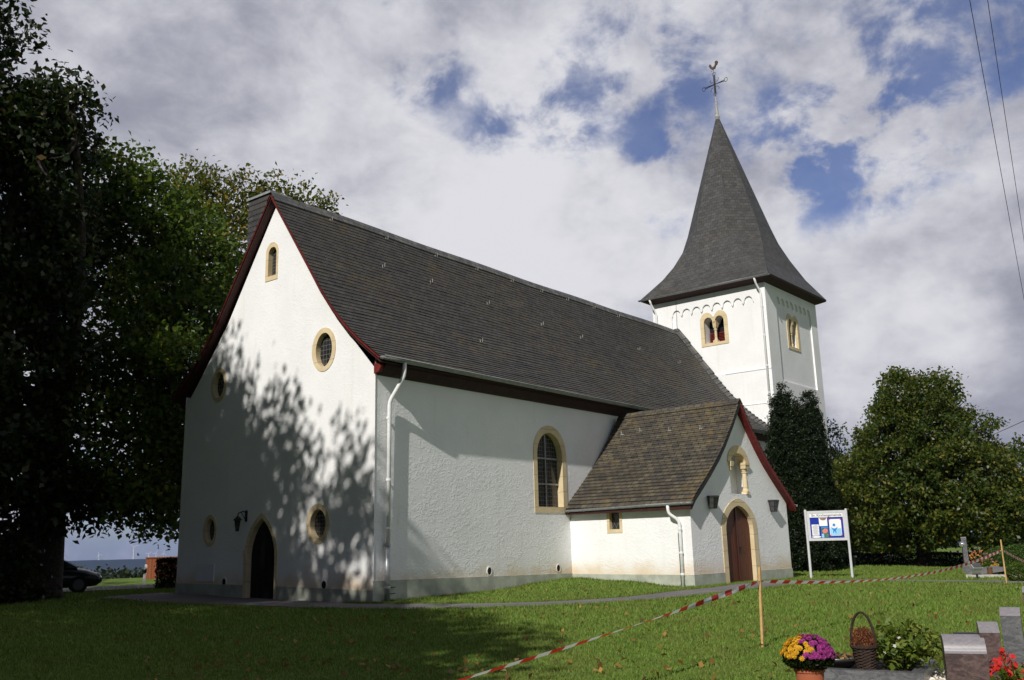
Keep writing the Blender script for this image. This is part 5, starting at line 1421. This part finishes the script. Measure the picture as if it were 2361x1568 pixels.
# geraniums
def geranium(c, label, n_l, n_f, s, mat='fl_red', leafm='bright_leaf', name='geranium_plant', cat='flowers', group='red geraniums on the near graves', seed=1):
    g = float(ground(c[0], c[1])); o = thing(name, label, cat, (c[0], c[1], g), group); rng = np.random.default_rng(seed)
    v = rng.normal(size=(n_l, 3)); v /= np.linalg.norm(v, axis=1, keepdims=True); v[:, 2] = np.abs(v[:, 2])
    P = v*(rng.random((n_l, 1))**.4)*np.array(s)
    quads_object('foliage', leaves(rng, P, .085 if s[2] > .2 else .06, up=1.0, aspect=.9), M[leafm], o)
    mb = MB(); Pf = []
    for k in range(n_f):
        q = rng.normal(size=3); q /= np.linalg.norm(q); q[2] = abs(q[2])*.6+.4; h = np.array(q)*np.array(s)*rng.uniform(.95, 1.35)
        mb.tube([(h[0]*.3, h[1]*.3, 0), tuple(h)], [.005, .004], 4)
        for j in range(10): Pf.append(h+rng.normal(size=3)*.022)
    mb.build('stems', M['box_leaf'], o)
    loc = np.array([c[0], c[1], g]); quads_object('flower_heads', blossoms(rng, np.array(Pf)+loc, .032)-loc, M[mat], o)
    return o
geranium(at0(2362, 1648, -.15), 'leafy bush of scarlet geraniums in the bottom right corner', 420, 22, (.34, .34, .42), seed=21)
geranium(at0(2290, 1618, -.15)[:2]+dv*.14, 'a few thin scarlet geraniums between the two red-brown steles', 60, 6, (.10, .10, .42), seed=22)
# white gravel
gv = at0(2150, 1565, -.15); rng = np.random.default_rng(33)
N = 2600; P = np.empty((N, 3)); P[:, :2] = np.array([gv[0], gv[1]])+np.stack([rng.uniform(-.75, .65, N), rng.uniform(-.62, .36, N)], 1); P[:, 2] = ground(P[:, 0], P[:, 1])+.012
M['gravel'] = leaf_mat('white_marble_gravel', [(0, (.50, .49, .46)), (.6, (.68, .66, .62)), (1, (.80, .79, .76))], None, .8)
tag(quads_object('white_gravel', leaves(rng, P, .05, up=1.5, aspect=1.0), M['gravel']), 'bed of white gravel chips between kerb and red-brown stele', 'gravel', kind='stuff')

# ------------------------------------------------------------------ graves further off on the right
def gpos(px, py, z=-.12): p = at_ground(px, py, z); return p[0], p[1], float(ground(p[0], p[1]))
x, y, z = gpos(2231, 1318); rz = toc((x, y))
o = thing('gravestone', 'tall slim pale grey stele behind the solar lantern', 'gravestone', (x, y, z)); o.rotation_euler = (0, 0, rz)
MB().box((0, 0, .62), (.16, .19, 1.34)).build('stone_body', M['granite_grey'], o); MB().box((0, 0, 1.31), (.17, .20, .05)).build('cap', M['granite_top'], o)
x, y, z = gpos(2226, 1322)
o = thing('grave_lantern', 'slim grave lantern with bright metal ball before the slim stele', 'lantern', (x, y, z))
mb = MB(); mb.tube([(0, 0, -.1), (0, 0, .95)], .016, 8); mb.build('rod', M['iron'], o); mb = MB(); mb.lathe((0, 0, .95), [(.02, 0), (.08, .04), (.105, .10), (.09, .17), (.045, .21), (.01, .22)], 16); mb.build('ball', simple('mirror_steel', (.85, .85, .86), .12, 5, .05, metal=.9, bstr=0), o, smooth=True)
geranium(gpos(2256, 1318), 'apricot chrysanthemums blooming beside the slim stele', 160, 22, (.42, .42, .62), 'fl_orange', 'leaf_mid', 'flower_clump', 'flowers', 'flower clumps on the far grave', 23)
geranium(gpos(2278, 1312), 'dusty pink hydrangea heads behind the apricot flowers', 120, 9, (.35, .35, .55), 'fl_pink', 'leaf_mid', 'flower_clump', 'flowers', 'flower clumps on the far grave', 24)
geranium(gpos(2322, 1318), 'low yellow flowers beside the kerb and stake', 160, 16, (.42, .5, .34), 'fl_yellow', 'bright_leaf', 'flower_clump', 'flowers', 'flower clumps on the far grave', 25)
geranium(gpos(2312, 1300), 'pale yellow roses rising over the box ball', 30, 5, (.3, .3, .9), 'fl_yellow', 'leaf_mid', 'flower_clump', 'flowers', 'flower clumps on the far grave', 26)
def ball(px, py, r, label, seed, mat='box_leaf'):
    x, y, z = gpos(px, py); o = thing('box_ball', label, 'shrub', (x, y, z), 'clipped box balls'); rng = np.random.default_rng(seed); N = int(4200*r*r/.2)
    v = rng.normal(size=(N, 3)); v /= np.linalg.norm(v, axis=1, keepdims=True); P = v*r*rng.uniform(.86, 1.02, (N, 1))*np.array([1, 1, .9])+np.array([0, 0, r*.8])
    quads_object('foliage', leaves(rng, P, .06, up=.1), M[mat], o); mb = MB(); mb.tube([(0, 0, -.1), (0, 0, r*.6)], [.04, .02], 6); mb.build('stem', M['bark'], o)
ball(2302, 1310, .52, 'round clipped box ball behind the stake', 51); ball(2352, 1326, .62, 'larger clipped box ball at the right edge under the tape', 52); ball(2350, 1342, .34, 'low dark cushion shrub at the foot of the right-hand stake', 53, 'leaf_mid')
x, y, z = gpos(2292, 1326); rz = toc((x, y))
o = thing('grave_slab', 'tilted pale granite slab lying on the far grave', 'grave slab', (x, y, z)); o.rotation_euler = (R(-8), R(-9), rz-.5)
MB().box((0, 0, .20), (.9, 1.25, .12)).build('slab', M['granite_top'], o); MB().box((.05, .1, .06), (.7, .9, .18)).build('plinth_block', M['granite_grey'], o)
x, y, z = gpos(2240, 1322)
o = thing('grave_block', 'low grey granite block at the foot of the slim stele', 'gravestone', (x, y, z)); o.rotation_euler = (0, 0, rz)
MB().box((0, 0, .12), (.5, .55, .34)).build('block', M['granite_grey'], o); MB().box((0, 0, .305), (.46, .51, .03)).build('smoothed_top', M['granite_top'], o)
x, y, z = gpos(2315, 1332)
o = thing('grave_border', 'pale concrete border running along the far grave', 'kerb', (x, y, z)); o.rotation_euler = (0, 0, toc((x, y))+math.pi/2-.12)
MB().box((0, 0, .02), (2.3, .13, .16)).build('kerbstone', M['concrete'], o)
x, y, z = gpos(2284, 1329)
o = thing('grave_light', 'small brown glass grave light standing on the border', 'grave light', (x, y, z))
M['amber'] = simple('brown_glass', (.13, .06, .03), .3, 9, .2, spec=.6); mb = MB(); mb.lathe((0, 0, 0), [(.09, 0), (.085, .24), (.09, .26), (.02, .27)], 16); mb.build('glass', M['amber'], o); mb = MB(); mb.lathe((0, 0, .26), [(.095, 0), (.095, .04), (.05, .06)], 16); mb.build('lid', M['gilt'], o)
x, y, z = gpos(2254, 1336)
o = thing('floodlight', 'grey ground floodlight tilted up beside the path', 'floodlight', (x, y, z)); o.rotation_euler = (0, 0, toc((x, y))+R(200))
mb = MB(); mb.tube([(0, 0, -.1), (0, 0, .14)], .035, 8); mb.box((0, 0, .16), (.10, .26, .03)); mb.build('mount', M['iron'], o)
mb = MB()
for l, (xx, hw, hh) in enumerate(((-.12, .10, .07), (.02, .13, .11), (.13, .15, .15))): mb.v += [(xx, a*hw, b*hh) for a, b in ((-1, -1), (1, -1), (1, 1), (-1, 1))]
mb.f += [(l*4+k, l*4+(k+1) % 4, l*4+4+(k+1) % 4, l*4+4+k) for l in range(2) for k in range(4)]+[(0, 1, 2, 3), (8, 9, 10, 11)]
hd2 = mb.build('lamp_head', M['alu'], o); hd2.location = (0, 0, .32); hd2.rotation_euler = (0, R(-62), 0)
mb = MB(); mb.box((.142, 0, 0), (.016, .27, .27)); gl_ = mb.build('lamp_glass', M['lamp_glass'], hd2)
# stone bench under the yew
x, y, z = gpos(1944, 1306, -.10); o = thing('stone_bench', 'dark low stone bench between yew and tower foot', 'bench', (x+.3, y, z)); o.rotation_euler = (0, 0, toc((x, y))+math.pi/2)
M['mossy'] = simple('dark_mossy_stone', (.045, .047, .04), .9, 9, .3, bstr=.4)
MB().box((0, 0, .46), (1.15, .42, .10)).build('seat', M['mossy'], o)
for q in (-.40, .40): MB().box((q, 0, .18), (.16, .36, .48)).build('leg', M['mossy'], o)

# ------------------------------------------------------------------ grass and fallen leaves
rng = np.random.default_rng(8)
PP = np.array(PP); PWD = np.array(PWD)
def off_path(x, y, pad=0.0):
    ok = np.ones(len(x), bool)
    for i in range(0, len(PP), 2):
        ok &= (x-PP[i, 0])**2+(y-PP[i, 1])**2 > (PWD[i]*.5+pad)**2
    ok &= ~((x > -2.2) & (x < .05) & (y > -.4) & (y < 10))
    ok &= ~((x > -.03) & (x < NL) & (y > -.02) & (y < NW))
    c_, s_ = math.cos(PR), math.sin(PR); u = (x-PA)*c_+y*s_; v = -(x-PA)*s_+y*c_
    ok &= ~((u > -.03) & (u < PWI+.03) & (v > -PD-.03) & (v < .1))
    c_, s_ = math.cos(TR), math.sin(TR); u = (x-TX)*c_+(y-TY)*s_; v = -(x-TX)*s_+(y-TY)*c_
    ok &= ~((u > -.1) & (u < TW+.1) & (v > -.03) & (v < TW+.1))
    kd = (x-kf[0])*kx+(y-kf[1])*ky; kb = (x-kf[0])*bx_+(y-kf[1])*by_
    ok &= ~((kd > -.26) & (kd < klen+.09) & (kb > -.12) & (kb < 1.5))
    ok &= ~((np.abs(x-gv[0]+.05) < .72) & (np.abs(y-gv[1]+.13) < .50))
    return ok
def scatter(N, r0, r1, a0=3, a1=72, pw=1.0):
    r = r0*(r1/r0)**(rng.random(N)**pw); a = R(a0)+(R(a1)-R(a0))*rng.random(N)
    x, y = CAM[0]+r*np.cos(a), CAM[1]+r*np.sin(a); k = off_path(x, y); return x[k], y[k], r[k]
x, y, r = scatter(330000, 6.5, 48)
N = len(x); g = ground(x, y)
tuft = .5+.5*np.sin(x*1.7+np.sin(y*1.3)*2)*np.sin(y*1.9+x*.7)
h = rng.uniform(.020, .046, N)*(1+.45*tuft)*np.clip(r/14, .85, 1.5); az = rng.random(N)*2*math.pi; w = rng.uniform(.004, .008, N)*np.clip(r/9, 1, 3.5); ln = rng.uniform(.2, .9, N)*h; a2 = rng.random(N)*2*math.pi
V = np.empty((N, 3, 3))
V[:, 0] = np.stack([x-w*np.cos(az), y-w*np.sin(az), g-.004], 1); V[:, 1] = np.stack([x+w*np.cos(az), y+w*np.sin(az), g-.004], 1); V[:, 2] = np.stack([x+ln*np.cos(a2), y+ln*np.sin(a2), g+h], 1)
tag(quads_object('grass', V, M['blade'], None, 3), 'mown churchyard lawn of short green blades', 'grass', kind='stuff')
# longer fringe along walls and the path
seg = [((.5, -.06), (PA-.1, -.06), 420), (porch(-.08, -PD, 0)[:2], porch(-.08, -.1, 0)[:2], 260), (porch(0, -PD-.08, 0)[:2], porch(1.7, -PD-.08, 0)[:2], 120), (porch(4.3, -PD-.08, 0)[:2], porch(6.7, -PD-.08, 0)[:2], 160)]
xs, ys = [], []
for p, q, n in seg:
    t = rng.random(n*4); xs.append(p[0]+(q[0]-p[0])*t); ys.append(p[1]+(q[1]-p[1])*t-np.abs(rng.normal(size=n*4))*.06)
for i in range(4, len(PP)-30):
    t = PP[i+1]-PP[i-1]; t = t/np.linalg.norm(t); nn_ = np.array([-t[1], t[0]])
    for sg in (-1, 1):
        n = 60; d_ = PWD[i]*.5-.03+np.abs(rng.normal(size=n))*.07; a_ = rng.uniform(-.35, .35, n); xs.append(PP[i, 0]+nn_[0]*sg*d_+t[0]*a_); ys.append(PP[i, 1]+nn_[1]*sg*d_+t[1]*a_)
x = np.concatenate(xs); y = np.concatenate(ys); N = len(x); g = ground(x, y)
h = rng.uniform(.04, .11, N); az = rng.random(N)*6.283; w = rng.uniform(.008, .014, N); ln = rng.uniform(.2, 1, N)*h; a2 = rng.random(N)*6.283
V = np.empty((N, 3, 3)); V[:, 0] = np.stack([x-w*np.cos(az), y-w*np.sin(az), g], 1); V[:, 1] = np.stack([x+w*np.cos(az), y+w*np.sin(az), g], 1); V[:, 2] = np.stack([x+ln*np.cos(a2), y+ln*np.sin(a2), g+h], 1)
tag(quads_object('grass_fringe', V, M['blade'], None, 3), 'ragged longer grass along path edges and wall foot', 'grass', kind='stuff')
x, y, r = scatter(1900, 8, 40, 5, 60); g = ground(x, y); P = np.stack([x, y, g+.045], 1)
k = rng.random(len(x)) < np.clip(.25+.6*np.sin(x*.8+y*.5)**2, 0, 1); P = P[k]
tag(quads_object('fallen_leaves', leaves(rng, P, .095, up=1.2, aspect=.75), M['dry_leaf']), 'brown and yellow leaves fallen over the lawn', 'leaves', kind='stuff')

# ------------------------------------------------------------------ air
mt, t = new_mat('haze_air'); pv_ = t.n('ShaderNodeVolumePrincipled', {'Color': (.42, .56, 1.0, 1), 'Density': HAZE, 'Anisotropy': .2})
t.n('ShaderNodeOutputMaterial', {'Volume': pv_.outputs[0]})
hb = MB().box((2500, 2500, -30), (14000, 14000, 240)).build('haze', mt); tag(hb, 'thin bluish air over the far hills', 'haze', kind='stuff')
